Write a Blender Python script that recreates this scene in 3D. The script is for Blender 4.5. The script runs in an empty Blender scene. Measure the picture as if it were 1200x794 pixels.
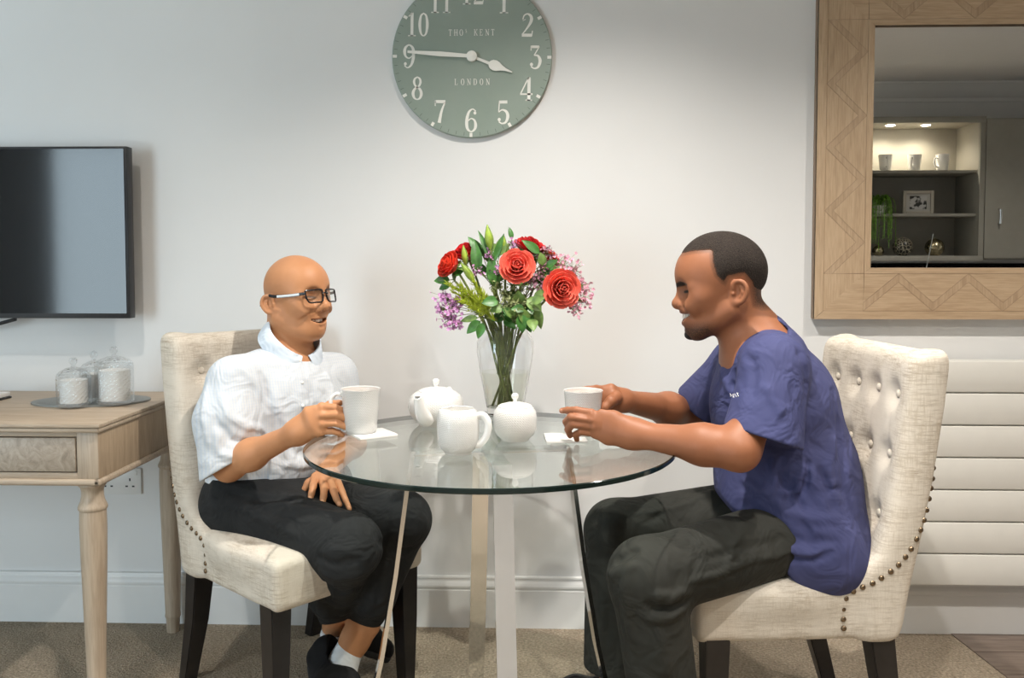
import bpy, bmesh, math, random
import numpy as np
from mathutils import Vector, Matrix, noise

random.seed(7)
scene = bpy.context.scene
C = scene.collection
R = math.radians
PI = math.pi

# ------------------------------------------------------------------ camera
FPX, PPY, CAM_H, CAM_D = 1022.0, 358.2, 1.18, 2.80
PITCH, YAW = R(2.7), R(1.86)
cam_data = bpy.data.cameras.new('camera')
cam_data.sensor_width = 36.0
cam_data.lens = FPX * 36.0 / 1200.0
cam_data.shift_y = (PPY - 397.0) / 1200.0
cam_data.clip_start = 0.05
cam = bpy.data.objects.new('camera', cam_data)
C.objects.link(cam)
cam.location = (0, -CAM_D, CAM_H)
cam.rotation_euler = (PI / 2 - PITCH, 0, YAW)
scene.camera = cam
CAM_ROT = (Matrix.Rotation(YAW, 3, 'Z') @ Matrix.Rotation(PI / 2 - PITCH, 3, 'X'))
CAM_P = Vector((0, -CAM_D, CAM_H))


def ray(x, y):
    return CAM_ROT @ Vector(((x - 600) / FPX, -(y - PPY) / FPX, -1))


def at_y(x, y, Y):
    d = ray(x, y)
    return CAM_P + d * ((Y - CAM_P.y) / d.y)


def at_z(x, y, z):
    d = ray(x, y)
    return CAM_P + d * ((z - CAM_P.z) / d.z)


# ------------------------------------------------------------------ world, lights, exposure
world = bpy.data.worlds.new('sky')
scene.world = world
world.use_nodes = True
wn = world.node_tree.nodes
wl = world.node_tree.links
bg = wn['Background']
sky = wn.new('ShaderNodeTexSky')
sky.sky_type = 'HOSEK_WILKIE'
sky.sun_direction = (0.3, 0.6, 0.7)
sky.turbidity = 4.0
wl.new(sky.outputs[0], bg.inputs[0])
bg.inputs[1].default_value = 1.2

CEIL = 2.45
WIN = (-3.56, -2.40, 0.06, 2.12)      # patio door opening in the front wall: x0, x1, z0, z1
REAR_Y = -3.55


def area_light(name, loc, rot, sx, sy, power, color):
    l = bpy.data.lights.new(name, 'AREA')
    l.shape = 'RECTANGLE'
    l.size, l.size_y = sx, sy
    l.energy = power
    l.color = color
    o = bpy.data.objects.new(name, l)
    o.location = loc
    o.rotation_euler = rot
    C.objects.link(o)
    return o


# daylight entering by the patio door behind the photographer
area_light('daylight', ((WIN[0] + WIN[1]) / 2, REAR_Y - 0.12, (WIN[2] + WIN[3]) / 2), (PI / 2, 0, 0),
           WIN[1] - WIN[0], WIN[3] - WIN[2], 44, (0.74, 0.88, 1.0))
DOWNLIGHTS = [(-1.25, -1.15, 0.48), (0.12, -0.95, 1.65), (1.45, -0.95, 0.85),
              (-1.25, -2.2, 0.40), (0.32, -2.0, 1.45), (1.6, -2.0, 1.0), (2.85, -2.15, 0.55)]  # last one is added to brighten the kitchen units in the mirror
DOWN_POWER = 50
scene.view_settings.view_transform = 'Standard'
scene.view_settings.look = 'None'
scene.view_settings.gamma = 1.0
scene.view_settings.use_curve_mapping = False
scene.view_settings.exposure = 0.87


# ------------------------------------------------------------------ object helpers
def tag(o, label=None, cat=None, group=None, kind=None):
    if label: o['label'] = label
    if cat: o['category'] = cat
    if group: o['group'] = group
    if kind: o['kind'] = kind
    return o


ROOTM = {}


def thing(name, label, cat, loc=(0, 0, 0), rz=0.0, group=None):
    o = bpy.data.objects.new(name, None)
    o.empty_display_size = 0.05
    C.objects.link(o)
    o.location = loc
    o.rotation_euler = (0, 0, rz)
    ROOTM[o.name] = Matrix.Translation(Vector(loc)) @ Matrix.Rotation(rz, 4, 'Z')
    return tag(o, label, cat, group)


def link(name, me, mat=None, parent=None, world=False):
    o = bpy.data.objects.new(name, me)
    C.objects.link(o)
    if mat is not None:
        for m in (mat if isinstance(mat, (list, tuple)) else [mat]):
            me.materials.append(m)
    if parent is not None:
        o.parent = parent
        if world and parent.name in ROOTM:
            o.matrix_parent_inverse = ROOTM[parent.name].inverted()
    return o


def obj(name, bm, mat=None, parent=None, world=False, smooth=True, angle=35):
    me = bpy.data.meshes.new(name)
    bmesh.ops.recalc_face_normals(bm, faces=bm.faces[:])
    bm.to_mesh(me)
    bm.free()
    if smooth:
        me.shade_smooth()
        me.set_sharp_from_angle(angle=R(angle))
    return link(name, me, mat, parent, world)


def copy_tree(o, parent=None):
    c = o.copy()
    C.objects.link(c)
    c.parent = parent
    for ch in list(o.children):
        copy_tree(ch, c)
    return c


# ------------------------------------------------------------------ mesh helpers
def NB():
    return bmesh.new()


def bx(bm, c, s, bev=0.0, rot=None, seg=2, mi=0):
    r = bmesh.ops.create_cube(bm, size=1.0)
    vs = r['verts']
    m = Matrix.Translation(Vector(c)) @ (rot.to_4x4() if rot is not None else Matrix()) @ Matrix.Diagonal((s[0], s[1], s[2], 1))
    bmesh.ops.transform(bm, matrix=m, verts=vs)
    fs = list({f for v in vs for f in v.link_faces})
    for f in fs: f.material_index = mi
    if bev > 0:
        es = list({e for v in vs for e in v.link_edges})
        bmesh.ops.bevel(bm, geom=vs + es, offset=bev, segments=seg, profile=0.5, affect='EDGES', material=-1)
    return vs


def box2(bm, lo, hi, bev=0.0, seg=2, mi=0):
    c = [(a + b) / 2 for a, b in zip(lo, hi)]
    s = [abs(b - a) for a, b in zip(lo, hi)]
    return bx(bm, c, s, bev, None, seg, mi)


def lathe(bm, prof, n=32, c=(0, 0, 0), mi=0, sx=1.0, sy=1.0, close=False):
    """prof: list of (r, z)"""
    rings = []
    for r, z in prof:
        if r < 1e-6:
            rings.append([bm.verts.new((c[0], c[1], c[2] + z))])
        else:
            rings.append([bm.verts.new((c[0] + sx * r * math.cos(2 * PI * k / n), c[1] + sy * r * math.sin(2 * PI * k / n), c[2] + z)) for k in range(n)])
    if close: rings.append(rings[0])
    for a, b in zip(rings[:-1], rings[1:]):
        for k in range(n):
            k2 = (k + 1) % n
            q = [a[k % len(a)], a[k2 % len(a)], b[k2 % len(b)], b[k % len(b)]]
            u = []
            for v in q:
                if v not in u: u.append(v)
            if len(u) >= 3:
                try:
                    f = bm.faces.new(u); f.material_index = mi
                except ValueError:
                    pass
    return rings


def catmull(pts, n=6, closed=False):
    P = [np.array(p, float) for p in pts]
    out = []
    m = len(P)
    rng = range(m) if closed else range(m - 1)
    for i in rng:
        p1, p2 = P[i], P[(i + 1) % m]
        p0 = P[i - 1] if (closed or i > 0) else 2 * p1 - p2
        p3 = P[(i + 2) % m] if (closed or i + 2 < m) else 2 * p2 - p1
        for k in range(n):
            t = k / n
            out.append(0.5 * ((2 * p1) + (-p0 + p2) * t + (2 * p0 - 5 * p1 + 4 * p2 - p3) * t * t + (-p0 + 3 * p1 - 3 * p2 + p3) * t ** 3))
    if not closed: out.append(P[-1])
    return out


def tube(bm, pts, r, n=8, mi=0, caps=True, flat=1.0, up=None):
    """pts 3D list; r number or list; flat scales the second cross axis"""
    pts = [Vector(p) for p in pts]
    m = len(pts)
    rs = r if isinstance(r, (list, tuple, np.ndarray)) else [r] * m
    rings = []
    nrm = None
    for i, p in enumerate(pts):
        t = (pts[min(i + 1, m - 1)] - pts[max(i - 1, 0)]).normalized()
        if nrm is None:
            a = Vector(up) if up is not None else (Vector((0, 0, 1)) if abs(t.z) < 0.9 else Vector((1, 0, 0)))
            nrm = (a - t * a.dot(t)).normalized()
        else:
            nrm = (nrm - t * nrm.dot(t)).normalized()
        b = t.cross(nrm)
        rings.append([bm.verts.new(p + (nrm * math.cos(2 * PI * k / n) + b * (flat * math.sin(2 * PI * k / n))) * rs[i]) for k in range(n)])
    for a, b in zip(rings[:-1], rings[1:]):
        for k in range(n):
            f = bm.faces.new((a[k], a[(k + 1) % n], b[(k + 1) % n], b[k])); f.material_index = mi
    if caps:
        for rg in (rings[0], rings[-1]):
            f = bm.faces.new(rg); f.material_index = mi
    return rings


def prism(bm, poly, d0, d1, frame, mi=0):
    """poly: list of (u, v); frame: function (u, v, d) -> 3D point"""
    a = [bm.verts.new(frame(u, v, d0)) for u, v in poly]
    b = [bm.verts.new(frame(u, v, d1)) for u, v in poly]
    n = len(poly)
    fs = [bm.faces.new(a), bm.faces.new(b[::-1])]
    for k in range(n):
        fs.append(bm.faces.new((a[k], b[k], b[(k + 1) % n], a[(k + 1) % n])))
    for f in fs: f.material_index = mi


def ball(bm, c, r, n=12, m=8, sc=(1, 1, 1), mi=0, rot=None):
    res = bmesh.ops.create_uvsphere(bm, u_segments=n, v_segments=m, radius=r)
    M = Matrix.Translation(Vector(c)) @ (rot.to_4x4() if rot is not None else Matrix()) @ Matrix.Diagonal((sc[0], sc[1], sc[2], 1))
    bmesh.ops.transform(bm, matrix=M, verts=res['verts'])
    for f in {f for v in res['verts'] for f in v.link_faces}: f.material_index = mi


# ------------------------------------------------------------------ materials
def srgb(r, g, b):
    f = lambda c: (c / 255 / 12.92) if c / 255 <= 0.04045 else ((c / 255 + 0.055) / 1.055) ** 2.4
    return (f(r), f(g), f(b), 1)


class Mat:
    def __init__(s, name, color=(0.8, 0.8, 0.8, 1), rough=0.5, metal=0.0, spec=0.5, coat=0.0, sss=0.0):
        s.m = bpy.data.materials.new(name)
        s.m.use_nodes = True
        s.t = s.m.node_tree
        s.n = s.t.nodes
        s.b = s.n['Principled BSDF']
        s.b.inputs['Base Color'].default_value = color if len(color) == 4 else (*color, 1)
        s.b.inputs['Roughness'].default_value = rough
        s.b.inputs['Metallic'].default_value = metal
        s.b.inputs['Specular IOR Level'].default_value = spec
        s.b.inputs['Coat Weight'].default_value = coat
        if sss:
            s.b.inputs['Subsurface Weight'].default_value = sss
            s.b.inputs['Subsurface Scale'].default_value = 0.01
            s.b.inputs['Subsurface Radius'].default_value = (1.0, 0.4, 0.2)
        s._co = None

    def new(s, typ, **kw):
        n = s.n.new(typ)
        for k, v in kw.items():
            if k.startswith('i_'):
                key = k[2:]
                n.inputs[int(key) if key.isdigit() else key.replace('_', ' ')].default_value = v
            else:
                setattr(n, k, v)
        return n

    def link(s, a, b):
        s.t.links.new(a, b)

    def coord(s, scale=(1, 1, 1), rot=(0, 0, 0), which='Object'):
        tc = s.new('ShaderNodeTexCoord')
        mp = s.new('ShaderNodeMapping')
        mp.inputs['Scale'].default_value = scale
        mp.inputs['Rotation'].default_value = rot
        s.link(tc.outputs[which], mp.inputs[0])
        return mp.outputs[0]

    def noise(s, vec, scale=5, detail=4, rough=0.55, dist=0.0):
        n = s.new('ShaderNodeTexNoise')
        n.inputs['Scale'].default_value = scale
        n.inputs['Detail'].default_value = detail
        n.inputs['Roughness'].default_value = rough
        n.inputs['Distortion'].default_value = dist
        s.link(vec, n.inputs['Vector'])
        return n.outputs['Fac']

    def ramp(s, fac, stops):
        r = s.new('ShaderNodeValToRGB')
        e = r.color_ramp.elements
        while len(e) < len(stops): e.new(0.5)
        for k, (p, c) in enumerate(stops):
            e[k].position = p
            e[k].color = c if len(c) == 4 else (*c, 1)
        s.link(fac, r.inputs[0])
        return r.outputs[0]

    def math(s, op, a, b=None, clamp=False):
        n = s.new('ShaderNodeMath', operation=op, use_clamp=clamp)
        for i, v in enumerate((a, b)):
            if v is None: continue
            if isinstance(v, (int, float)): n.inputs[i].default_value = v
            else: s.link(v, n.inputs[i])
        return n.outputs[0]

    def mix(s, fac, a, b, blend='MIX'):
        n = s.new('ShaderNodeMix', data_type='RGBA', blend_type=blend)
        for i, v in ((0, fac), (6, a), (7, b)):
            if isinstance(v, (int, float)): n.inputs[i].default_value = v
            elif isinstance(v, tuple): n.inputs[i].default_value = v if len(v) == 4 else (*v, 1)
            else: s.link(v, n.inputs[i])
        return n.outputs[2]

    def attr(s, name):
        n = s.new('ShaderNodeAttribute', attribute_name=name)
        return n.outputs['Fac']

    def color(s, sock):
        s.link(sock, s.b.inputs['Base Color'])

    def bump(s, h, strength=0.3, dist=0.01, normal=None):
        n = s.new('ShaderNodeBump')
        n.inputs['Strength'].default_value = strength
        n.inputs['Distance'].default_value = dist
        s.link(h, n.inputs['Height'])
        if normal is not None: s.link(normal, n.inputs['Normal'])
        s.link(n.outputs[0], s.b.inputs['Normal'])
        return n.outputs[0]


def plain(name, color, rough=0.5, metal=0.0, spec=0.5, var=0.06, scale=20, bump=0.0, bscale=200, bdist=0.002, coat=0.0, sss=0.0):
    m = Mat(name, color, rough, metal, spec, coat, sss)
    co = m.coord()
    c = color if len(color) == 4 else (*color, 1)
    n = m.noise(co, scale, 3)
    lo = tuple(x * (1 - var) for x in c[:3]); hi = tuple(min(1, x * (1 + var)) for x in c[:3])
    m.color(m.ramp(n, [(0.3, lo), (0.7, hi)]))
    if bump: m.bump(m.noise(co, bscale, 2), bump, bdist)
    return m.m


def wood(name, c0, c1, c2, axis='X', rough=0.45, scale=1.0, bump=0.12):
    m = Mat(name, c1, rough)
    sc = {'X': (1.5, 22, 22), 'Y': (22, 1.5, 22), 'Z': (22, 22, 1.5)}[axis]
    co = m.coord(tuple(x * scale for x in sc))
    n1 = m.noise(co, 1.6, 6, 0.62, 1.2)
    n2 = m.noise(m.coord(tuple(x * scale * 6 for x in sc)), 1.5, 3)
    base = m.ramp(n1, [(0.25, c0), (0.5, c1), (0.75, c2)])
    m.color(m.mix(0.35, base, m.ramp(n2, [(0.35, c0), (0.6, c2)]), 'MIX'))
    m.bump(n2, bump, 0.002)
    return m.m


def glass_thin(name, tint=(0.97, 0.99, 0.98), ior=1.45, rough=0.0, bumpscale=0, edge=None):
    """clear pane or vessel wall: transparent with a Fresnel reflection"""
    m = bpy.data.materials.new(name)
    m.use_nodes = True
    t = m.node_tree
    t.nodes.clear()
    out = t.nodes.new('ShaderNodeOutputMaterial')
    mx = t.nodes.new('ShaderNodeMixShader')
    tr = t.nodes.new('ShaderNodeBsdfTransparent')
    gl = t.nodes.new('ShaderNodeBsdfGlossy')
    lw = t.nodes.new('ShaderNodeLayerWeight')
    lw.inputs['Blend'].default_value = 0.5
    pw = t.nodes.new('ShaderNodeMath'); pw.operation = 'POWER'; pw.inputs[1].default_value = 5.0
    f0 = ((ior - 1) / (ior + 1)) ** 2
    fr = t.nodes.new('ShaderNodeMath'); fr.operation = 'MULTIPLY_ADD'; fr.inputs[1].default_value = 1 - f0; fr.inputs[2].default_value = f0
    t.links.new(lw.outputs['Facing'], pw.inputs[0])
    t.links.new(pw.outputs[0], fr.inputs[0])
    tr.inputs[0].default_value = (*tint, 1)
    gl.inputs['Color'].default_value = (1, 1, 1, 1)
    gl.inputs['Roughness'].default_value = rough
    t.links.new(fr.outputs[0], mx.inputs[0])
    t.links.new(tr.outputs[0], mx.inputs[1])
    t.links.new(gl.outputs[0], mx.inputs[2])
    t.links.new(mx.outputs[0], out.inputs[0])
    if bumpscale:
        tc = t.nodes.new('ShaderNodeTexCoord')
        vo = t.nodes.new('ShaderNodeTexVoronoi')
        vo.inputs['Scale'].default_value = bumpscale
        bp = t.nodes.new('ShaderNodeBump')
        bp.inputs['Strength'].default_value = 0.9
        bp.inputs['Distance'].default_value = 0.004
        t.links.new(tc.outputs['Object'], vo.inputs['Vector'])
        t.links.new(vo.outputs['Distance'], bp.inputs['Height'])
        t.links.new(bp.outputs[0], gl.inputs['Normal'])
        t.links.new(bp.outputs[0], lw.inputs['Normal'])
    return m


def emit(name, color, strength):
    m = bpy.data.materials.new(name)
    m.use_nodes = True
    b = m.node_tree.nodes['Principled BSDF']
    b.inputs['Base Color'].default_value = (*color, 1)
    b.inputs['Emission Color'].default_value = (*color, 1)
    b.inputs['Emission Strength'].default_value = strength
    return m


M_WALL = plain('wall_paint', (0.78, 0.78, 0.775), 0.85, var=0.015, scale=3, bump=0.05, bscale=300, bdist=0.001)
M_CEIL = plain('ceiling_paint', (0.80, 0.80, 0.79), 0.9, var=0.01)
M_TRIM = plain('white_gloss_paint', (0.80, 0.80, 0.79), 0.35, var=0.01)
M_CHROME = plain('chrome', (0.80, 0.80, 0.80), 0.10, 1.0, var=0.02)
M_DARKWOOD = plain('black_stained_wood', (0.012, 0.010, 0.010), 0.35, var=0.3, scale=40)
M_PORC = plain('white_porcelain', (0.86, 0.85, 0.83), 0.22, var=0.01, coat=0.4)
M_BLACK = plain('black_plastic', (0.012, 0.012, 0.014), 0.35, var=0.1)
M_STEEL = plain('brushed_steel', (0.62, 0.61, 0.59), 0.28, 1.0, var=0.05)


# ------------------------------------------------------------------ smooth-surface modeller (for bodies, clothes and upholstery)
def V3(p):
    return np.array(p, np.float32)


def smin(a, b, k):
    if k <= 0: return np.minimum(a, b)
    h = np.maximum(k - np.abs(a - b), 0) / k
    return np.minimum(a, b) - h * h * k * 0.25


def seg(a, b, ra, rb=None, lat=None):
    """tapered limb from a to b; ra, rb are radii, or (lateral, depth) pairs with lat the lateral axis"""
    a, b = V3(a), V3(b)
    rb = ra if rb is None else rb
    ba = b - a
    L2 = float(ba @ ba) + 1e-12
    if lat is None:
        def f(P):
            w = P - a
            t = np.clip(w @ ba / L2, 0, 1)
            w = w - t[:, None] * ba
            return np.sqrt(np.einsum('ij,ij->i', w, w)) - (ra + t * (rb - ra))
        rad = max(ra, rb)
    else:
        ax = ba / math.sqrt(L2)
        l = V3(lat); l = l - ax * (l @ ax); l /= np.linalg.norm(l)
        d = np.cross(ax, l)
        def f(P):
            w = P - a
            t = np.clip(w @ ba / L2, 0, 1)
            w = w - t[:, None] * ba
            r1 = ra[0] + t * (rb[0] - ra[0]); r2 = ra[1] + t * (rb[1] - ra[1])
            r3 = np.minimum(r1, r2)
            u, v, s = w @ l, w @ d, w @ ax
            k0 = np.sqrt((u / r1) ** 2 + (v / r2) ** 2 + (s / r3) ** 2) + 1e-9
            k1 = np.sqrt((u / r1 ** 2) ** 2 + (v / r2 ** 2) ** 2 + (s / r3 ** 2) ** 2) + 1e-9
            return k0 * (k0 - 1) / k1
        rad = max(*ra, *rb)
    c = (a + b) / 2
    return f, c, math.sqrt(L2) / 2 + rad


def ell(c, r, rot=None):
    c = V3(c); r = V3(r)
    Rm = None if rot is None else np.array(rot, np.float32)
    def f(P):
        w = P - c
        if Rm is not None: w = w @ Rm
        k0 = np.sqrt(((w / r) ** 2).sum(1)) + 1e-9
        k1 = np.sqrt(((w / (r * r)) ** 2).sum(1)) + 1e-9
        return k0 * (k0 - 1) / k1
    return f, c, float(r.max())


def sph(c, r):
    c = V3(c)
    def f(P):
        w = P - c
        return np.sqrt(np.einsum('ij,ij->i', w, w)) - r
    return f, c, r


def rbox(c, s, rad=0.01, rot=None):
    c = V3(c); h = V3(s) / 2 - rad
    Rm = None if rot is None else np.array(rot, np.float32)
    def f(P):
        w = P - c
        if Rm is not None: w = w @ Rm
        q = np.abs(w) - h
        return np.sqrt((np.maximum(q, 0) ** 2).sum(1)) + np.minimum(q.max(1), 0) - rad
    return f, c, float(np.linalg.norm(V3(s)) / 2)


def half(point, normal):
    """half space: negative on the side the normal points away from"""
    p = V3(point); n = V3(normal); n = n / np.linalg.norm(n)
    return (lambda P: (P - p) @ n), p, 50.0


def custom(f, c, r):
    return f, V3(c), r


def chain(pts, rads, k=0.0):
    return [seg(pts[i], pts[i + 1], rads[i], rads[i + 1]) for i in range(len(pts) - 1)]


class Sdf:
    def __init__(s):
        s.ops = []
        s.folds = []

    def add(s, prim, k=0.0):
        s.ops.append(('u', prim, k)); return s

    def sub(s, prim, k=0.0):
        s.ops.append(('s', prim, k)); return s

    def inter(s, prim, k=0.0):
        s.ops.append(('i', prim, k)); return s

    def chain(s, pts, rads, k=0.0):
        for p in chain(pts, rads): s.add(p, k)
        return s

    def fold(s, pts, amp, width):
        """raised (amp > 0) or sunken crease along a polyline"""
        s.folds.append(([V3(p) for p in pts], amp, width)); return s

    def _eval(s, blocks, centers, rad):
        """blocks (n, m, 3) points, centers (n, 3)"""
        n, m, _ = blocks.shape
        D = np.full((n, m), 1e3, np.float32)
        for op, (f, c, r), k in s.ops:
            if op == 'i':
                d = f(blocks.reshape(-1, 3)).reshape(n, m)
                D = -smin(-D, -d, k)
                continue
            near = np.linalg.norm(centers - c, axis=1) < r + rad * 3.2 + k
            ix = np.nonzero(near)[0]
            if not len(ix): continue
            dc = f(centers[ix])
            ix = ix[dc < rad * 3.2 + k]
            if not len(ix): continue
            d = f(blocks[ix].reshape(-1, 3)).reshape(len(ix), m)
            if op == 'u': D[ix] = smin(D[ix], d, k)
            else: D[ix] = -smin(-D[ix], d, k)
        for pts, amp, width in s.folds:
            allp = np.array(pts)
            c = allp.mean(0); r = np.linalg.norm(allp - c, axis=1).max() + width * 3
            ix = np.nonzero(np.linalg.norm(centers - c, axis=1) < r + rad)[0]
            if not len(ix): continue
            P = blocks[ix].reshape(-1, 3)
            best = np.full(len(P), 1e6, np.float32); tt = np.zeros(len(P), np.float32)
            N = len(pts) - 1
            for i in range(N):
                a, ba = pts[i], pts[i + 1] - pts[i]
                w = P - a
                t = np.clip(w @ ba / (ba @ ba + 1e-12), 0, 1)
                w = w - t[:, None] * ba
                d2 = np.einsum('ij,ij->i', w, w)
                b = d2 < best
                best = np.where(b, d2, best); tt = np.where(b, (i + t) / N, tt)
            fade = np.clip(np.sin(np.clip(tt, 0.02, 0.98) * PI) * 1.6, 0, 1)
            D[ix] -= (amp * fade * np.exp(-best / (width * width))).reshape(len(ix), m)
        return D

    def mesh(s, lo, hi, h, smooth=1):
        lo = V3(lo); hi = V3(hi)
        B = 8
        nb = np.ceil((hi - lo) / (h * B)).astype(int)
        g = np.stack(np.meshgrid(*[np.arange(k) for k in nb], indexing='ij'), -1).reshape(-1, 3)
        cen = (lo + (g * B + (B - 1) / 2) * h).astype(np.float32)
        rad = math.sqrt(3) * B / 2 * h
        dc = s._eval(cen[:, None, :], cen, rad)[:, 0]
        act = np.abs(dc) < rad * 1.55 + 0.006
        full = np.where(dc < 0, -1.0, 1.0).astype(np.float32)
        o = np.arange(B) * h
        off = np.stack(np.meshgrid(o, o, o, indexing='ij'), -1).reshape(-1, 3).astype(np.float32)
        ga = g[act]
        D = np.empty((*nb, B, B, B), np.float32)
        D[:] = full.reshape(*nb)[..., None, None, None]
        CH = 1500
        for i in range(0, len(ga), CH):
            gi = ga[i:i + CH]
            pts = (lo + gi * B * h)[:, None, :].astype(np.float32) + off[None]
            d = s._eval(pts, (lo + (gi * B + (B - 1) / 2) * h).astype(np.float32), rad)
            D[gi[:, 0], gi[:, 1], gi[:, 2]] = d.reshape(-1, B, B, B)
        D = D.transpose(0, 3, 1, 4, 2, 5).reshape(nb[0] * B, nb[1] * B, nb[2] * B)
        return surface_nets(D, lo, h, smooth)


def surface_nets(D, lo, h, smooth=1):
    I = D < 0
    nx, ny, nz = D.shape
    cnt = np.zeros((nx - 1, ny - 1, nz - 1), np.int8)
    for dx in (0, 1):
        for dy in (0, 1):
            for dz in (0, 1):
                cnt += I[dx:nx - 1 + dx, dy:ny - 1 + dy, dz:nz - 1 + dz]
    cells = np.argwhere((cnt > 0) & (cnt < 8))
    idx = np.full(cnt.shape, -1, np.int32)
    idx[cells[:, 0], cells[:, 1], cells[:, 2]] = np.arange(len(cells))
    corner = {}
    for dx in (0, 1):
        for dy in (0, 1):
            for dz in (0, 1):
                corner[(dx, dy, dz)] = D[cells[:, 0] + dx, cells[:, 1] + dy, cells[:, 2] + dz]
    acc = np.zeros((len(cells), 3), np.float32); num = np.zeros(len(cells), np.float32)
    for a in corner:
        for ax in range(3):
            if a[ax]: continue
            b = list(a); b[ax] = 1; b = tuple(b)
            da, db = corner[a], corner[b]
            m = (da < 0) != (db < 0)
            t = np.where(m, da / np.where(m, da - db, 1), 0)
            p = np.tile(np.array(a, np.float32), (len(cells), 1)); p[:, ax] = t
            acc[m] += p[m]; num[m] += 1
    V = lo + (cells + acc / num[:, None]) * h
    quads = []
    for ax in range(3):
        u, v = (ax + 1) % 3, (ax + 2) % 3
        s0 = [slice(None)] * 3; s1 = [slice(None)] * 3
        s0[ax] = slice(0, D.shape[ax] - 1); s1[ax] = slice(1, D.shape[ax])
        a, b = I[tuple(s0)], I[tuple(s1)]
        e = np.argwhere(a != b)
        e = e[(e[:, u] > 0) & (e[:, v] > 0) & (e[:, u] < D.shape[u] - 1) & (e[:, v] < D.shape[v] - 1)]
        ins = a[e[:, 0], e[:, 1], e[:, 2]]
        def g(du, dv):
            c = e.copy(); c[:, u] -= du; c[:, v] -= dv
            return idx[c[:, 0], c[:, 1], c[:, 2]]
        q = np.stack([g(1, 1), g(0, 1), g(0, 0), g(1, 0)], 1)
        q[~ins] = q[~ins][:, ::-1]
        quads.append(q)
    Q = np.concatenate(quads)
    Q = Q[(Q >= 0).all(1)]
    V = V.astype(np.float32)
    for _ in range(smooth):
        E = np.concatenate([Q[:, [0, 1]], Q[:, [1, 2]], Q[:, [2, 3]], Q[:, [3, 0]]])
        S = np.zeros_like(V); n = np.zeros(len(V), np.float32)
        for k in range(3):
            S[:, k] = np.bincount(E[:, 0], V[E[:, 1], k], len(V)) + np.bincount(E[:, 1], V[E[:, 0], k], len(V))
        n = np.bincount(E.ravel(), minlength=len(V)).astype(np.float32)
        V = V * 0.5 + 0.5 * S / np.maximum(n, 1)[:, None]
    return V, Q


def mesh_from(name, V, Q):
    me = bpy.data.meshes.new(name)
    me.vertices.add(len(V)); me.vertices.foreach_set('co', np.ascontiguousarray(V, np.float32).ravel())
    me.loops.add(Q.size); me.loops.foreach_set('vertex_index', np.ascontiguousarray(Q, np.int32).ravel())
    me.polygons.add(len(Q))
    me.polygons.foreach_set('loop_start', np.arange(len(Q), dtype=np.int32) * 4)
    me.polygons.foreach_set('loop_total', np.full(len(Q), 4, np.int32))
    me.update(calc_edges=True)
    me.shade_smooth()
    return me


def attr_on(me, name, vals):
    a = me.attributes.new(name, 'FLOAT', 'POINT')
    a.data.foreach_set('value', np.ascontiguousarray(vals, np.float32))


# ------------------------------------------------------------------ the room
XL, XR = -4.15, 3.75
T = 0.12


def struct(name, bm, mat, parent=None, smooth=False, **kw):
    o = obj(name, bm, mat, parent, smooth=smooth, **kw)
    if parent is None: o['kind'] = 'structure'
    return o


b = NB(); box2(b, (XL - T, 0, -0.1), (XR + T, T, CEIL + 0.1)); struct('wall_back', b, M_WALL)
b = NB(); box2(b, (XL - T, REAR_Y - T, -0.1), (XL, 0, CEIL + 0.1)); struct('wall_left', b, M_WALL)
b = NB(); box2(b, (XR, REAR_Y - T, -0.1), (XR + T, 0, CEIL + 0.1)); struct('wall_right', b, M_WALL)
b = NB()
box2(b, (XL, REAR_Y - T, -0.1), (WIN[0], REAR_Y, CEIL + 0.1))
box2(b, (WIN[1], REAR_Y - T, -0.1), (XR, REAR_Y, CEIL + 0.1))
box2(b, (WIN[0], REAR_Y - T, WIN[3]), (WIN[1], REAR_Y, CEIL + 0.1))
box2(b, (WIN[0], REAR_Y - T, -0.1), (WIN[1], REAR_Y, WIN[2]))
struct('wall_front', b, M_WALL)
b = NB(); box2(b, (XL - T, REAR_Y - T, CEIL), (XR + T, T, CEIL + 0.1)); struct('ceiling', b, M_CEIL)

# carpet
mc = Mat('loop_carpet', (0.2, 0.18, 0.15, 1), 0.95, spec=0.15)
co = mc.coord()
v = mc.new('ShaderNodeTexVoronoi'); v.inputs['Scale'].default_value = 190
mc.link(co, v.inputs['Vector'])
n1 = mc.noise(co, 130, 3); n2 = mc.noise(co, 9, 3)
base = mc.ramp(n1, [(0.3, (0.215, 0.172, 0.125)), (0.55, (0.42, 0.345, 0.255)), (0.78, (0.66, 0.555, 0.425))])
mc.color(mc.mix(0.25, base, mc.ramp(n2, [(0.3, (0.26, 0.22, 0.17)), (0.7, (0.43, 0.365, 0.29))])))
mc.bump(mc.math('ADD', v.outputs['Distance'], n1), 0.9, 0.006)
FLOOR_EDGE = [(1.62, 0.0), (1.36, 0.0)]
eA = at_z(1112, 741, 0.0); eB = at_z(1180, 794, 0.0)
ex, ey = (eB.x - eA.x), (eB.y - eA.y)
eC = (eA.x + ex / ey * (REAR_Y - eA.y), REAR_Y)
b = NB()
prism(b, [(XL, REAR_Y), (eC[0], eC[1]), (eA.x - ex / ey * eA.y, 0.0), (XL, 0.0)], -0.1, 0.0, lambda u, v, d: (u, v, d))
struct('floor', b, mc.m)
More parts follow.
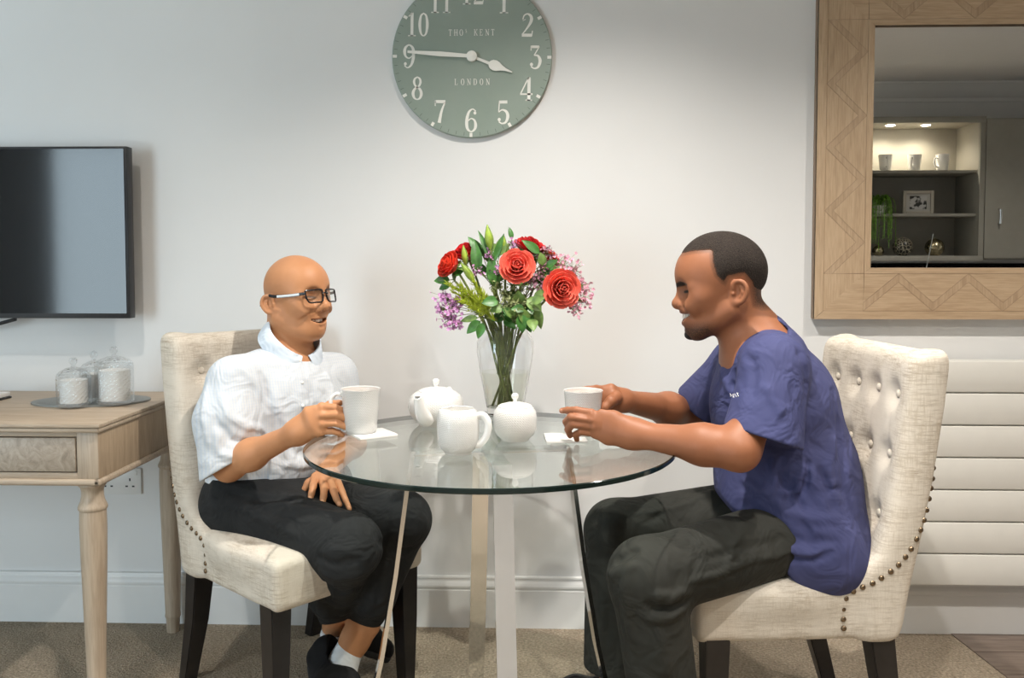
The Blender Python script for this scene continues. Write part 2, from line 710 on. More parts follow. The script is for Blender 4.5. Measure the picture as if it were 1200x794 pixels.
# timber boards in the corner beyond the carpet edge
fb = bpy.data.objects.new('floor_timber', None); C.objects.link(fb); fb['kind'] = 'structure'
m_boards = wood('brown_floorboards', (0.09, 0.065, 0.05), (0.16, 0.12, 0.095), (0.23, 0.18, 0.15), 'X', 0.4, 0.8)
dl = Vector((ex, ey)).normalized() * (-1 if ey > 0 else 1)          # along the carpet edge, towards the camera
nl = Vector((-dl.y, dl.x))
if nl.x < 0: nl = -nl
p0 = Vector((eA.x - ex / ey * eA.y, 0.0))
rr = random.Random(3)
for k in range(24):
    yb = -0.15 * k
    x0 = p0.x + ex / ey * yb
    x1 = p0.x + ex / ey * (yb - 0.148)
    xs = [0.0, 0.35 + rr.random() * 0.8, 2.2]
    for a0, a1 in zip(xs[:-1], xs[1:]):
        b = NB()
        la, lb = (x0 + a0, x1 + a0) if a0 == 0 else (p0.x + a0, p0.x + a0)
        poly = [(la + 0.001, yb), (min(XR, p0.x + a1 - 0.002), yb), (min(XR, p0.x + a1 - 0.002), yb - 0.1465), (lb + 0.001, yb - 0.1465)]
        if poly[0][0] > poly[1][0] - 0.02 or poly[3][0] > poly[2][0] - 0.02: continue
        prism(b, poly, -0.05, 0.002 + rr.random() * 0.0006, lambda u, v, d: (u, v, d))
        obj('plank', b, m_boards, fb, smooth=False)
b = NB(); box2(b, (0.5, REAR_Y, -0.12), (XR, 0, -0.05)); obj('subfloor', b, M_BLACK, fb, smooth=False)

# baseboards with a moulded top edge
def baseboard(name, x0, x1, y, sgn, along='X'):
    prof = [(0, 0), (0.018, 0), (0.018, 0.122), (0.0165, 0.124), (0.0165, 0.128), (0.019, 0.132), (0.019, 0.138), (0.0155, 0.145), (0.011, 0.152), (0.010, 0.158), (0.012, 0.160), (0.011, 0.165), (0.0, 0.167)]
    b = NB()
    fr = (lambda u, v, d: (d, y + sgn * u, v)) if along == 'X' else (lambda u, v, d: (y + sgn * u, d, v))
    prism(b, prof, x0, x1, fr)
    return struct(name, b, M_TRIM)


baseboard('baseboard_back', XL, XR, 0, -1)
baseboard('baseboard_left', REAR_Y, 0, XL, 1, 'Y')
baseboard('baseboard_right', REAR_Y, 0, XR, -1, 'Y')


def cornice(name, x0, x1, y, sgn, along='X'):
    prof = [(0, CEIL), (0.11, CEIL), (0.11, CEIL - 0.012), (0.095, CEIL - 0.02), (0.075, CEIL - 0.05), (0.045, CEIL - 0.085), (0.02, CEIL - 0.1), (0.015, CEIL - 0.125), (0, CEIL - 0.125)]
    b = NB()
    fr = (lambda u, v, d: (d, y + sgn * u, v)) if along == 'X' else (lambda u, v, d: (y + sgn * u, d, v))
    prism(b, prof, x0, x1, fr)
    return struct(name, b, M_TRIM, smooth=True)


cornice('trim_1', XL, XR, 0, -1)
cornice('trim_2', XL, XR, REAR_Y, 1)

# patio door behind the photographer (seen only as a reflection in the television)
w = bpy.data.objects.new('window_1', None); C.objects.link(w); w['kind'] = 'structure'
x0, x1, z0, z1 = WIN
fw = 0.06
for nm, lo, hi in (('window_frame', (x0, 0, z0), (x0 + fw, 0, z1)), ('window_frame', (x1 - fw, 0, z0), (x1, 0, z1)),
                   ('window_frame', (x0, 0, z1 - fw), (x1, 0, z1)), ('window_frame', (x0, 0, z0), (x1, 0, z0 + fw))):
    b = NB(); box2(b, (lo[0], REAR_Y - 0.08, lo[2]), (hi[0], REAR_Y - 0.02, hi[2]), 0.004)
    obj(nm, b, M_TRIM, w)
b = NB(); box2(b, (x0 + fw, REAR_Y - 0.06, z0 + fw), (x1 - fw, REAR_Y - 0.052, z1 - fw)); obj('pane', b, glass_thin('window_glass'), w, smooth=False)

# ceiling downlights
m_lens = emit('lamp_lens', (1.0, 0.86, 0.66), 14)
for k, (lx, ly, lpow) in enumerate(DOWNLIGHTS):
    where = ['above the writing desk', 'above the glass table', 'above the wall mirror', 'in the corner nearest the patio door', 'in the middle of the room', 'between the table and the kitchen units', 'added in front of the kitchen shelves to brighten them'][k]
    t = thing('downlight', 'round recessed ceiling downlight ' + where, 'downlight', (lx, ly, CEIL), 0, 'recessed ceiling downlights')
    b = NB(); lathe(b, [(0.032, 0.0), (0.034, -0.006), (0.046, -0.004), (0.046, 0.0)], 24); obj('ring', b, M_STEEL, t)
    b = NB(); lathe(b, [(0.0, -0.001), (0.032, -0.001), (0.032, 0.0)], 24); obj('lens', b, m_lens, t)
    l = bpy.data.lights.new('downlight_lamp', 'SPOT')
    l.energy = DOWN_POWER * lpow; l.color = (1.0, 0.94, 0.86)
    l.spot_size = R(128); l.spot_blend = 1.0; l.shadow_soft_size = 0.022
    o = bpy.data.objects.new('lamp', l); C.objects.link(o); o.parent = t; o.location = (0, 0, -0.02)

# double wall socket under the desk
t = thing('wall_socket', 'white double wall socket low on the wall under the desk', 'socket', at_y(156, 563, 0))
b = NB(); bx(b, (-0.042, -0.005, 0), (0.146, 0.010, 0.086), 0.003); obj('face_plate', b, M_TRIM, t)
for dx in (-0.078, -0.006):
    for ox, oz, sx, sz in ((0, 0.010, 0.005, 0.009), (-0.011, -0.012, 0.008, 0.005), (0.011, -0.012, 0.008, 0.005)):
        b = NB(); bx(b, (dx + ox, -0.0102, oz - 0.004), (sx, 0.001, sz)); obj('pin_hole', b, M_BLACK, t, smooth=False)
    b = NB(); bx(b, (dx + 0.02, -0.011, 0.028), (0.009, 0.004, 0.014), 0.001); obj('switch', b, M_TRIM, t)


# ------------------------------------------------------------------ radiator
m_rad = plain('cream_radiator_enamel', (0.72, 0.71, 0.67), 0.35, var=0.015)
rx0, rx1 = 1.02, 2.32
rzt, rzb = at_y(1150, 422, -0.10).z, at_y(1150, 686, -0.10).z
t = thing('panel_radiator', 'cream flat panel radiator with horizontal boards below the mirror', 'radiator', ((rx0 + rx1) / 2, -0.05, rzb))
ph = (rzt - rzb) / 7
for k in range(7):
    b = NB(); box2(b, (rx0, -0.105, rzb + ph * k + 0.0022), (rx1, -0.085, rzb + ph * (k + 1) - 0.0022), 0.003)
    obj('panel', b, m_rad, t, world=True)
b = NB(); box2(b, (rx0 + 0.004, -0.092, rzb + 0.004), (rx1 - 0.004, -0.03, rzt - 0.004)); obj('core', b, m_rad, t, world=True, smooth=False)
for x in (rx0 + 0.15, rx1 - 0.15):
    b = NB(); box2(b, (x - 0.02, -0.031, rzb + 0.1), (x + 0.02, -0.001, rzt - 0.1), 0.002); obj('bracket', b, M_STEEL, t, world=True)
b = NB(); tube(b, [(rx1 - 0.05, -0.06, rzb + 0.02), (rx1 - 0.05, -0.06, 0.0)], 0.008, 10); obj('pipe', b, M_CHROME, t, world=True)

# ------------------------------------------------------------------ mirror
c0, c1, c2 = (0.37, 0.255, 0.155), (0.50, 0.355, 0.225), (0.58, 0.43, 0.285)
m_mw_z = wood('oak_grain_upright', c0, c1, c2, 'Z', 0.5, 1.2)
m_mw_x = wood('oak_grain_level', c0, c1, c2, 'X', 0.5, 1.2)
m_mw_d = wood('oak_grain_strip', (0.33, 0.225, 0.14), (0.46, 0.325, 0.205), (0.53, 0.39, 0.26), 'Z', 0.5, 1.4)
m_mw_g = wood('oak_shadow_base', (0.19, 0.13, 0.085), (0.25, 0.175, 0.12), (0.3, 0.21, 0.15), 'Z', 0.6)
mlo = at_y(953.5, 373.5, -0.03)
ilo = at_y(1019.5, 313.5, -0.03); ihi = at_y(1019.5, 30, -0.03)
MX0, MZ0 = mlo.x, mlo.z
mw = ilo.x - mlo.x                                  # frame member width
mwz = ilo.z - mlo.z
MZ1 = ihi.z + mwz
MX1 = MX0 + 0.95
t = thing('wall_mirror', 'large wall mirror in a wide oak frame with zigzag inlay', 'mirror', ((MX0 + MX1) / 2, 0, MZ0))
m_mirror = plain('mirror_silvering', (0.86, 0.87, 0.86), 0.0, 1.0, var=0.0)
b = NB(); box2(b, (MX0 + mw - 0.01, -0.020, MZ0 + mwz - 0.01), (MX1 - mw + 0.01, -0.012, MZ1 - mwz + 0.01)); obj('mirror_glass', b, m_mirror, t, world=True, smooth=False)
for side in ('L', 'R', 'B', 'T'):
    L = (MZ1 - MZ0) if side in 'LR' else (MX1 - MX0)
    w_ = mw if side in 'LR' else mwz
    e_ = mwz if side in 'LR' else mw                # mitre run along the length
    if side == 'L': fr = lambda s, q, d: (MX0 + q, -d, MZ0 + s)
    if side == 'R': fr = lambda s, q, d: (MX1 - q, -d, MZ0 + s)
    if side == 'B': fr = lambda s, q, d: (MX0 + s, -d, MZ0 + q)
    if side == 'T': fr = lambda s, q, d: (MX0 + s, -d, MZ1 - q)
    mg = m_mw_z if side in 'LR' else m_mw_x
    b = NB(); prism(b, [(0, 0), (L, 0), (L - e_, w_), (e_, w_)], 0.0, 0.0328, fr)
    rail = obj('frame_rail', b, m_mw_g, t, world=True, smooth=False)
    def piece(nm, poly, mat, d1=0.034):
        b = NB()
        cx = sum(p[0] for p in poly) / len(poly); cy = sum(p[1] for p in poly) / len(poly)
        prism(b, poly, 0.025, d1, fr)
        bmesh.ops.recalc_face_normals(b, faces=b.faces[:])
        obj(nm, b, mat, rail, smooth=False)
    g = 0.0005
    o0, o1 = 0.028 * w_ / 0.175, w_ - 0.020 * w_ / 0.175
    ms = lambda q: e_ * q / w_
    piece('border_strip', [(ms(0) + g, 0), (L - ms(0) - g, 0), (L - ms(o0) - g, o0 - g), (ms(o0) + g, o0 - g)], mg, 0.036)
    piece('border_strip', [(ms(o1) + g, o1 + g), (L - ms(o1) - g, o1 + g), (L - ms(w_) - g, w_), (ms(w_) + g, w_)], mg, 0.0345)
    # zigzag field
    s0, s1 = ms(o1), L - ms(o1)
    N = max(2, 2 * round((s1 - s0) / 0.206)) if side in 'LR' else max(2, 2 * round((s1 - s0) / 0.20))
    st = (s1 - s0) / N
    hq = 0.026
    piece('corner_piece', [(ms(o0) + g, o0 + g), (s0 - g, o0 + g), (s0 - g, o1 - g)], mg)
    piece('corner_piece', [(L - ms(o0) - g, o0 + g), (s1 + g, o0 + g), (s1 + g, o1 - g)], mg)
    for k in range(N):
        a, bb = s0 + st * k, s0 + st * (k + 1)
        if k % 2 == 0:
            piece('inlay_strip', [(a, o0 + g), (bb, o1 - hq), (bb, o1 - g), (a, o0 + hq)], m_mw_d)
            piece('inlay_panel', [(a + 3 * g, o0 + g), (bb + st - 3 * g, o0 + g), (bb, o1 - hq - 2 * g)], mg)
            lo_ = max(a - st, s0)
            piece('inlay_panel', [(lo_ + 3 * g, o1 - g), (bb - 3 * g, o1 - g), (a, o0 + hq + 2 * g)], mg)
        else:
            piece('inlay_strip', [(a, o1 - g), (bb, o0 + hq), (bb, o0 + g), (a, o1 - hq)], m_mw_d)
    piece('inlay_panel', [(s1 - st + 3 * g, o1 - g), (s1 - g, o1 - g), (s1 - g, o0 + hq + 2 * g)], mg)

# ------------------------------------------------------------------ television
t = thing('television', 'black flat television mounted on the white wall above the desk', 'television', (-1.78, -0.05, 1.0))
tr = at_y(148, 171, -0.10); tb = at_y(149.5, 373, -0.10)
tx1, tz1, tz0 = tr.x, tr.z, tb.z
tx0 = tx1 - (tz1 - tz0) * 1.74
m_screen = Mat('screen_glass', (0.004, 0.004, 0.005, 1), 0.09, spec=0.4, coat=0.15)
m_screen.b.inputs['Coat Roughness'].default_value = 0.05
m_screen.b.inputs['IOR'].default_value = 1.5
b = NB(); box2(b, (tx0, -0.098, tz0), (tx1, -0.060, tz1), 0.003); obj('housing', b, M_BLACK, t, world=True)
b = NB(); box2(b, (tx0 + 0.012, -0.100, tz0 + 0.016), (tx1 - 0.010, -0.0975, tz1 - 0.008)); obj('screen', b, m_screen.m, t, world=True, smooth=False)
b = NB(); box2(b, (tx0 + 0.25, -0.062, tz0 + 0.12), (tx1 - 0.25, -0.03, tz1 - 0.12), 0.008); obj('rear_casing', b, M_BLACK, t, world=True)
b = NB(); box2(b, (tx0 + 0.38, -0.03, tz0 + 0.2), (tx1 - 0.38, -0.001, tz1 - 0.16), 0.003); obj('wall_bracket', b, M_BLACK, t, world=True)
pa, pb = at_y(18, 374, -0.06), at_y(-30, 384, -0.04)
b = NB(); tube(b, [pa + Vector((0, 0, 0.02)), pa, (pa + pb) / 2 + Vector((0, 0, -0.004)), pb, pb + Vector((-0.1, 0.02, -0.1))], 0.006, 8); obj('cable', b, M_BLACK, t, world=True)

# ------------------------------------------------------------------ writing desk
DZ = 0.77
k0, k1, k2 = (0.30, 0.23, 0.165), (0.42, 0.33, 0.245), (0.51, 0.42, 0.32)
m_dx = wood('limed_oak_level', k0, k1, k2, 'X', 0.5)
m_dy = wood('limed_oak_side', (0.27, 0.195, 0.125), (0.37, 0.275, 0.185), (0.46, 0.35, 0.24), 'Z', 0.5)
m_dz = wood('limed_oak_upright', k0, (0.44, 0.345, 0.255), k2, 'Z', 0.45, 0.7)
mburl = Mat('burr_veneer', (0.4, 0.33, 0.27, 1), 0.45)
co = mburl.coord((1, 1, 1))
nn = mburl.noise(co, 26, 6, 0.65, 2.5)
mburl.color(mburl.ramp(nn, [(0.3, (0.22, 0.18, 0.14)), (0.5, (0.34, 0.285, 0.225)), (0.7, (0.43, 0.365, 0.30))]))
dx1 = at_z(117, 497.4, DZ).x
dyf = at_z(117, 497.4, DZ).y
dx0, dyb = dx1 - 1.35, -0.03
t = thing('writing_desk', 'limed oak writing desk with turned legs under the television', 'desk', ((dx0 + dx1) / 2, (dyf + dyb) / 2, 0))
b = NB()
prof = [(0.0, 0.020), (0.0, 0.013), (0.004, 0.010), (0.004, 0.006), (0.010, 0.0)]
box2(b, (dx0 + 0.004, dyf + 0.004, DZ - 0.010), (dx1 - 0.004, dyb, DZ), 0.002)
box2(b, (dx0 + 0.006, dyf + 0.006, DZ - 0.0235), (dx1 - 0.006, dyb, DZ - 0.0105), 0.005, 3)
obj('top', b, m_dx, t, world=True)
az0, az1 = DZ - 0.145, DZ - 0.0235
ix0, ix1, iyf, iyb = dx0 + 0.016, dx1 - 0.014, dyf + 0.016, dyb - 0.01
sw = 0.062
dr1 = at_y(88.6, 530, iyf).x
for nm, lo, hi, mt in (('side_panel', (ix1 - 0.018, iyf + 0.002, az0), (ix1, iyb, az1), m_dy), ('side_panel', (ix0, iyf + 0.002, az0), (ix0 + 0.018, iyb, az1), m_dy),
                       ('back_panel', (ix0, iyb - 0.018, az0), (ix1, iyb, az1), m_dx),
                       ('stile', (dr1 + 0.003, iyf, az0), (ix1 - 0.0005, iyf + 0.02, az1), m_dz), ('stile', (ix0, iyf, az0), (ix0 + sw, iyf + 0.02, az1), m_dz),
                       ('rail', (ix0 + sw, iyf + 0.001, az1 - 0.012), (dr1 + 0.003, iyf + 0.02, az1), m_dx), ('rail', (ix0 + sw, iyf + 0.001, az0), (dr1 + 0.003, iyf + 0.02, az0 + 0.016), m_dx)):
    b = NB(); box2(b, lo, hi, 0.0015); obj(nm, b, mt, t, world=True)
xm = (ix0 + sw + dr1) / 2
for xa, xb in ((ix0 + sw + 0.003, xm - 0.003), (xm + 0.003, dr1)):
    b = NB(); box2(b, (xa, iyf - 0.002, az0 + 0.0185), (xb, iyf + 0.018, az1 - 0.0145), 0.0025); d = obj('drawer', b, mburl.m, t, world=True)
    b = NB(); lathe(b, [(0.0, 0.022), (0.008, 0.022), (0.011, 0.017), (0.006, 0.008), (0.006, 0.0)], 16)
    bmesh.ops.transform(b, matrix=Matrix.Translation(((xa + xb) / 2, iyf - 0.002, (az0 + az1) / 2)) @ Matrix.Rotation(PI / 2, 4, 'X'), verts=b.verts[:])
    obj('knob', b, M_STEEL, d)
b = NB(); box2(b, (ix0, iyf - 0.008, az0 - 0.018), (ix1 + 0.008, iyf + 0.018, az0), 0.007, 3); box2(b, (ix1 - 0.014, iyf - 0.008, az0 - 0.018), (ix1 + 0.008, iyb, az0), 0.007, 3); box2(b, (ix0 - 0.008, iyf - 0.008, az0 - 0.018), (ix0 + 0.014, iyb, az0), 0.007, 3)
obj('lower_moulding', b, m_dx, t, world=True)
lz = az0 - 0.018
lp = [(0.0, lz), (0.034, lz), (0.035, lz - 0.006), (0.030, lz - 0.012), (0.0275, lz - 0.022), (0.0275, lz - 0.034), (0.030, lz - 0.048), (0.0345, lz - 0.058), (0.0365, lz - 0.063), (0.0365, lz - 0.069), (0.033, lz - 0.074), (0.0335, lz - 0.085), (0.034, lz - 0.12), (0.0325, lz - 0.2), (0.028, lz - 0.36), (0.023, 0.062), (0.024, 0.058), (0.024, 0.05), (0.0215, 0.046), (0.019, 0.0), (0.0, 0.0)]
lx1 = at_y(109, 600, iyf + 0.04).x
for lx, ly in ((lx1, iyf + 0.04), (lx1, iyb - 0.035), (ix0 + 0.035, iyf + 0.04), (ix0 + 0.035, iyb - 0.035)):
    b = NB(); lathe(b, lp, 28, (lx, ly, 0)); obj('leg', b, m_dz, t, world=True)

# ------------------------------------------------------------------ desk tray and crystal jars
mt = Mat('glitter_silver', (0.30, 0.31, 0.30, 1), 0.45, 0.6)
mt.bump(mt.noise(mt.coord(), 500, 2), 0.8, 0.002)
b = NB()
tc = (at_z(37, 474, DZ) + at_z(175, 467, DZ)) / 2
lathe(b, [(0.0, 0.0055), (0.997, 0.0055), (1.0, 0.003), (0.997, 0.0), (0.0, 0.0)], 56, (0, 0, 0), sx=0.168, sy=0.11)
o = obj('oval_tray', b, mt.m); o.location = (tc.x, tc.y, DZ); o.rotation_euler = (0, 0, R(8))
tag(o, 'flat oval silver glitter tray holding three crystal jars', 'tray')
m_crystal = glass_thin('cut_crystal', (0.955, 0.965, 0.97), 1.9, 0.02, 140)
m_wax = plain('white_candle_wax', (0.84, 0.83, 0.81), 0.5, var=0.03, scale=30)


def crystal_jar(label, pos, r, hb, ht, fill):
    t = thing('crystal_jar', label, 'jar', pos, 0, 'lidded crystal jars on the tray')
    b = NB()
    n, rows = 36, max(6, int(hb / 0.007))
    rings = []
    for j in range(rows + 1):
        z = 0.006 + (hb - 0.006) * j / rows
        rings.append([b.verts.new(((r + (0.0032 if (k + j) % 2 else 0)) * math.cos(2 * PI * k / n), (r + (0.0032 if (k + j) % 2 else 0)) * math.sin(2 * PI * k / n), z)) for k in range(n)])
    bot = [b.verts.new((r * 0.9 * math.cos(2 * PI * k / n), r * 0.9 * math.sin(2 * PI * k / n), 0)) for k in range(n)]
    inn = [b.verts.new((r * 0.9 * math.cos(2 * PI * k / n), r * 0.9 * math.sin(2 * PI * k / n), hb)) for k in range(n)]
    inb = [b.verts.new((r * 0.86 * math.cos(2 * PI * k / n), r * 0.86 * math.sin(2 * PI * k / n), 0.009)) for k in range(n)]
    seq = [bot] + rings + [inn, inb]
    for a_, b_ in zip(seq[:-1], seq[1:]):
        for k in range(n):
            b.faces.new((a_[k], a_[(k + 1) % n], b_[(k + 1) % n], b_[k]))
    b.faces.new(bot); b.faces.new(inb)
    obj('body', b, m_crystal, t, smooth=False)
    b = NB()
    lathe(b, [(r * 0.88, hb - 0.002), (r * 1.03, hb), (r * 1.03, hb + 0.004), (r * 0.85, hb + 0.012), (r * 0.5, hb + 0.020), (0.007, hb + 0.024), (0.006, hb + 0.028), (0.0, hb + 0.028)], 18)
    lid = obj('lid', b, m_crystal, t, smooth=False)
    b = NB(); lathe(b, [(0.005, hb + 0.026), (0.006, hb + 0.030), (0.011, hb + 0.036), (0.012, hb + 0.042), (0.008, hb + 0.050), (0.003, ht - 0.004), (0.0, ht)], 9); obj('knob', b, m_crystal, lid, smooth=False)
    if fill > 0:
        b = NB(); lathe(b, [(0.0, 0.010), (r * 0.84, 0.010), (r * 0.86, fill), (r * 0.5, fill - 0.004), (0.0, fill - 0.003)], 28); obj('candle', b, m_wax, t)
    return t


j1 = at_z(87, 475, DZ + 0.006); j2 = at_z(134.5, 472, DZ + 0.006)
crystal_jar('small crystal jar with lid, nearest the camera on the tray', j1, 0.0435, 0.088, 0.135, 0.075)
crystal_jar('largest crystal jar with pointed lid, beside the small one on the tray', j2, 0.0505, 0.115, 0.165, 0.098)
crystal_jar('crystal jar half hidden behind the other two on the tray', Vector((j1.x + 0.006, j1.y + 0.105, DZ + 0.006)), 0.038, 0.095, 0.150, 0.08)
# white box at the edge of the picture
p = at_z(-12, 468, DZ)
t = thing('white_box', 'small white lidded box on the desk at the picture edge', 'box', p)
b = NB(); box2(b, (-0.045, -0.04, 0.0), (0.045, 0.04, 0.006), 0.002); obj('base', b, M_BLACK, t)
b = NB(); box2(b, (-0.042, -0.037, 0.006), (0.042, 0.037, 0.020), 0.003); obj('lid', b, M_TRIM, t)

# ------------------------------------------------------------------ wall clock
m_face = Mat('sage_green_face', srgb(132, 149, 138), 0.35)
m_face.color(m_face.ramp(m_face.noise(m_face.coord(), 6, 4), [(0.3, srgb(143, 157, 146)), (0.7, srgb(151, 163, 153))]))
m_num = plain('ivory_numeral_paint', (0.86, 0.85, 0.79), 0.45, var=0.01)
m_tick = plain('dark_green_ticks', srgb(88, 104, 94), 0.5, var=0.02)
CR = 0.2535
cc = at_y(553, 66.5, -0.018)
t = thing('wall_clock', 'round sage green wall clock with ivory numerals and hands', 'clock', (cc.x, 0, cc.z))
cf = lambda u, v, d: (u, -d, v)                      # clock face frame, u right, v up, d out of the wall
b = NB()
lathe(b, [(0, 0.0), (CR - 0.004, 0.0), (CR, 0.003), (CR, 0.0155), (CR - 0.003, 0.018), (0, 0.018)], 96)
bmesh.ops.transform(b, matrix=Matrix.Rotation(PI / 2, 4, 'X'), verts=b.verts[:])
face = obj('dial', b, m_face.m, t)
GL = {
    '1': [[(.30, 1, .15), (.30, 0, .15)], [(.10, .02, .05), (.50, .02, .05)], [(.30, .97, .05), (.12, .84, .05)]],
    '2': [[(.17, .70, .15), (.16, .72, .16)], [(.10, .74, .05), (.16, .90, .06), (.32, .975, .06), (.48, .88, .13), (.51, .72, .15), (.42, .52, .11), (.22, .26, .06), (.07, .10, .05)], [(.06, .07, .13), (.53, .07, .13)], [(.53, .02, .05), (.57, .26, .05)]],
    '3': [[(.10, .94, .11), (.50, .94, .11)], [(.11, .98, .05), (.11, .78, .05)], [(.51, .95, .05), (.26, .58, .05)], [(.26, .58, .05), (.44, .56, .09), (.55, .36, .15), (.47, .10, .11), (.28, .02, .06), (.12, .10, .06)], [(.14, .19, .15), (.15, .20, .15)]],
    '4': [[(.42, 1, .06), (.04, .29, .06)], [(.02, .28, .07), (.62, .28, .07)], [(.44, 1, .15), (.44, 0, .15)], [(.28, .02, .05), (.60, .02, .05)]],
    '5': [[(.14, .93, .13), (.52, .94, .13)], [(.14, .98, .05), (.11, .50, .05)], [(.11, .50, .05), (.28, .60, .06), (.48, .52, .12), (.55, .32, .15), (.46, .08, .10), (.28, .015, .06), (.12, .09, .06)], [(.14, .18, .15), (.15, .19, .15)]],
    '6': [[(.48, .82, .14), (.49, .83, .14)], [(.52, .90, .05), (.36, .985, .05), (.18, .84, .11), (.09, .50, .15), (.12, .16, .13), (.30, .015, .06), (.47, .12, .11), (.52, .30, .14), (.46, .50, .09), (.30, .58, .05), (.15, .48, .05)]],
    '7': [[(.06, .93, .13), (.56, .93, .13)], [(.07, .98, .05), (.07, .74, .05)], [(.54, .90, .06), (.38, .52, .11), (.27, .02, .16)]],
    '0': [[(.30, .98, .05), (.44, .86, .10), (.50, .50, .15), (.44, .14, .10), (.30, .02, .05), (.16, .14, .10), (.10, .50, .15), (.16, .86, .10), (.30, .98, .05)]],
    '8': [[(.30, .98, .05), (.42, .90, .09), (.455, .76, .11), (.40, .62, .09), (.30, .54, .07), (.20, .62, .09), (.145, .76, .11), (.18, .90, .09), (.30, .98, .05)], [(.30, .55, .06), (.44, .44, .11), (.50, .27, .14), (.44, .09, .10), (.30, .02, .05), (.16, .09, .10), (.10, .27, .14), (.16, .44, .11), (.30, .55, .06)]],
    'T': [[(.3, 1, .12), (.3, 0, .12)], [(.02, .96, .07), (.58, .96, .07)], [(.04, .97, .05), (.03, .78, .05)], [(.56, .97, .05), (.57, .78, .05)], [(.16, .03, .06), (.44, .03, .06)]],
    'H': [[(.12, 1, .12), (.12, 0, .12)], [(.55, 1, .12), (.55, 0, .12)], [(.12, .52, .06), (.55, .52, .06)], [(0, .03, .06), (.24, .03, .06)], [(.43, .03, .06), (.67, .03, .06)], [(0, .97, .06), (.24, .97, .06)], [(.43, .97, .06), (.67, .97, .06)]],
    'S': [[(.48, .80, .06), (.40, .95, .06), (.26, .985, .06), (.12, .88, .09), (.14, .68, .12), (.34, .50, .13), (.48, .30, .12), (.44, .08, .08), (.28, .01, .06), (.12, .06, .06), (.05, .24, .05)]],
    'K': [[(.12, 1, .12), (.12, 0, .12)], [(.12, .42, .06), (.55, .97, .06)], [(.26, .58, .10), (.58, .02, .12)], [(0, .03, .06), (.24, .03, .06)], [(0, .97, .06), (.24, .97, .06)], [(.46, .03, .06), (.68, .03, .06)], [(.42, .97, .06), (.64, .97, .06)]],
    'E': [[(.12, 1, .12), (.12, 0, .12)], [(0, .03, .06), (.52, .03, .06)], [(0, .97, .06), (.50, .97, .06)], [(.12, .52, .06), (.38, .52, .06)], [(.51, .03, .05), (.54, .24, .05)], [(.49, .97, .05), (.51, .78, .05)]],
    'N': [[(.12, 1, .06), (.12, 0, .06)], [(.10, .97, .12), (.56, .03, .12)], [(.58, 1, .06), (.58, 0, .06)], [(0, .03, .06), (.24, .03, .06)], [(.46, .97, .06), (.70, .97, .06)], [(-.02, .97, .06), (.14, .97, .06)]],
    'L': [[(.12, 1, .12), (.12, 0, .12)], [(0, .03, .06), (.50, .03, .06)], [(0, .97, .06), (.26, .97, .06)], [(.50, .03, .05), (.53, .28, .05)]],
    'D': [[(.12, 1, .12), (.12, 0, .12)], [(0, .97, .06), (.28, .97, .06), (.50, .84, .10), (.57, .50, .13), (.50, .16, .10), (.28, .03, .06), (0, .03, .06)]],
    'O': [[(.32, .99, .05), (.50, .86, .10), (.57, .50, .13), (.50, .14, .10), (.32, .01, .05), (.14, .14, .10), (.07, .50, .13), (.14, .86, .10), (.32, .99, .05)]],
}
GL['9'] = [[(0.6 - x, 1 - y, w_) for x, y, w_ in s] for s in GL['6']]


def glyph(bm, ch, ox, oy, h, d0, d1, wide=1.0):
    for s in GL[ch]:
        pts = catmull(s, 5) if len(s) > 2 else [np.array(p, float) for p in s]
        if len(s) == 2 and abs(s[0][0] - s[1][0]) + abs(s[0][1] - s[1][1]) < 0.03:     # ball terminal
            r = s[0][2] / 2
            poly = [(ox + wide * h * (s[0][0] + r * math.cos(2 * PI * k / 12)), oy + h * (s[0][1] + r * math.sin(2 * PI * k / 12))) for k in range(12)]
            prism(bm, poly, d0, d1, cf); continue
        n = len(pts)
        Lf, Rt = [], []
        for i, p in enumerate(pts):
            tv = pts[min(i + 1, n - 1)] - pts[max(i - 1, 0)]
            if len(s) > 3 and abs(s[0][0] - s[-1][0]) < 1e-6 and abs(s[0][1] - s[-1][1]) < 1e-6 and i in (0, n - 1): tv = np.array([1.0, 0, 0]) * (1 if s[1][0] > s[0][0] else -1)
            l = math.hypot(tv[0], tv[1]) or 1
            nx, ny = -tv[1] / l, tv[0] / l
            Lf.append((p[0] + nx * p[2] / 2, p[1] + ny * p[2] / 2)); Rt.append((p[0] - nx * p[2] / 2, p[1] - ny * p[2] / 2))
        M = lambda q: (ox + wide * h * q[0], oy + h * q[1])
        for i in range(n - 1):
            prism(bm, [M(Lf[i]), M(Lf[i + 1]), M(Rt[i + 1]), M(Rt[i])], d0, d1, cf)


def word(bm, txt, cx, cy, h, adv, d0, d1, wide=1.0):
    wd = adv * h * len(txt)
    for k, ch in enumerate(txt):
        if ch != ' ': glyph(bm, ch, cx - wd / 2 + adv * h * k + adv * h * 0.5 - 0.3 * h * wide, cy, h, d0, d1, wide)


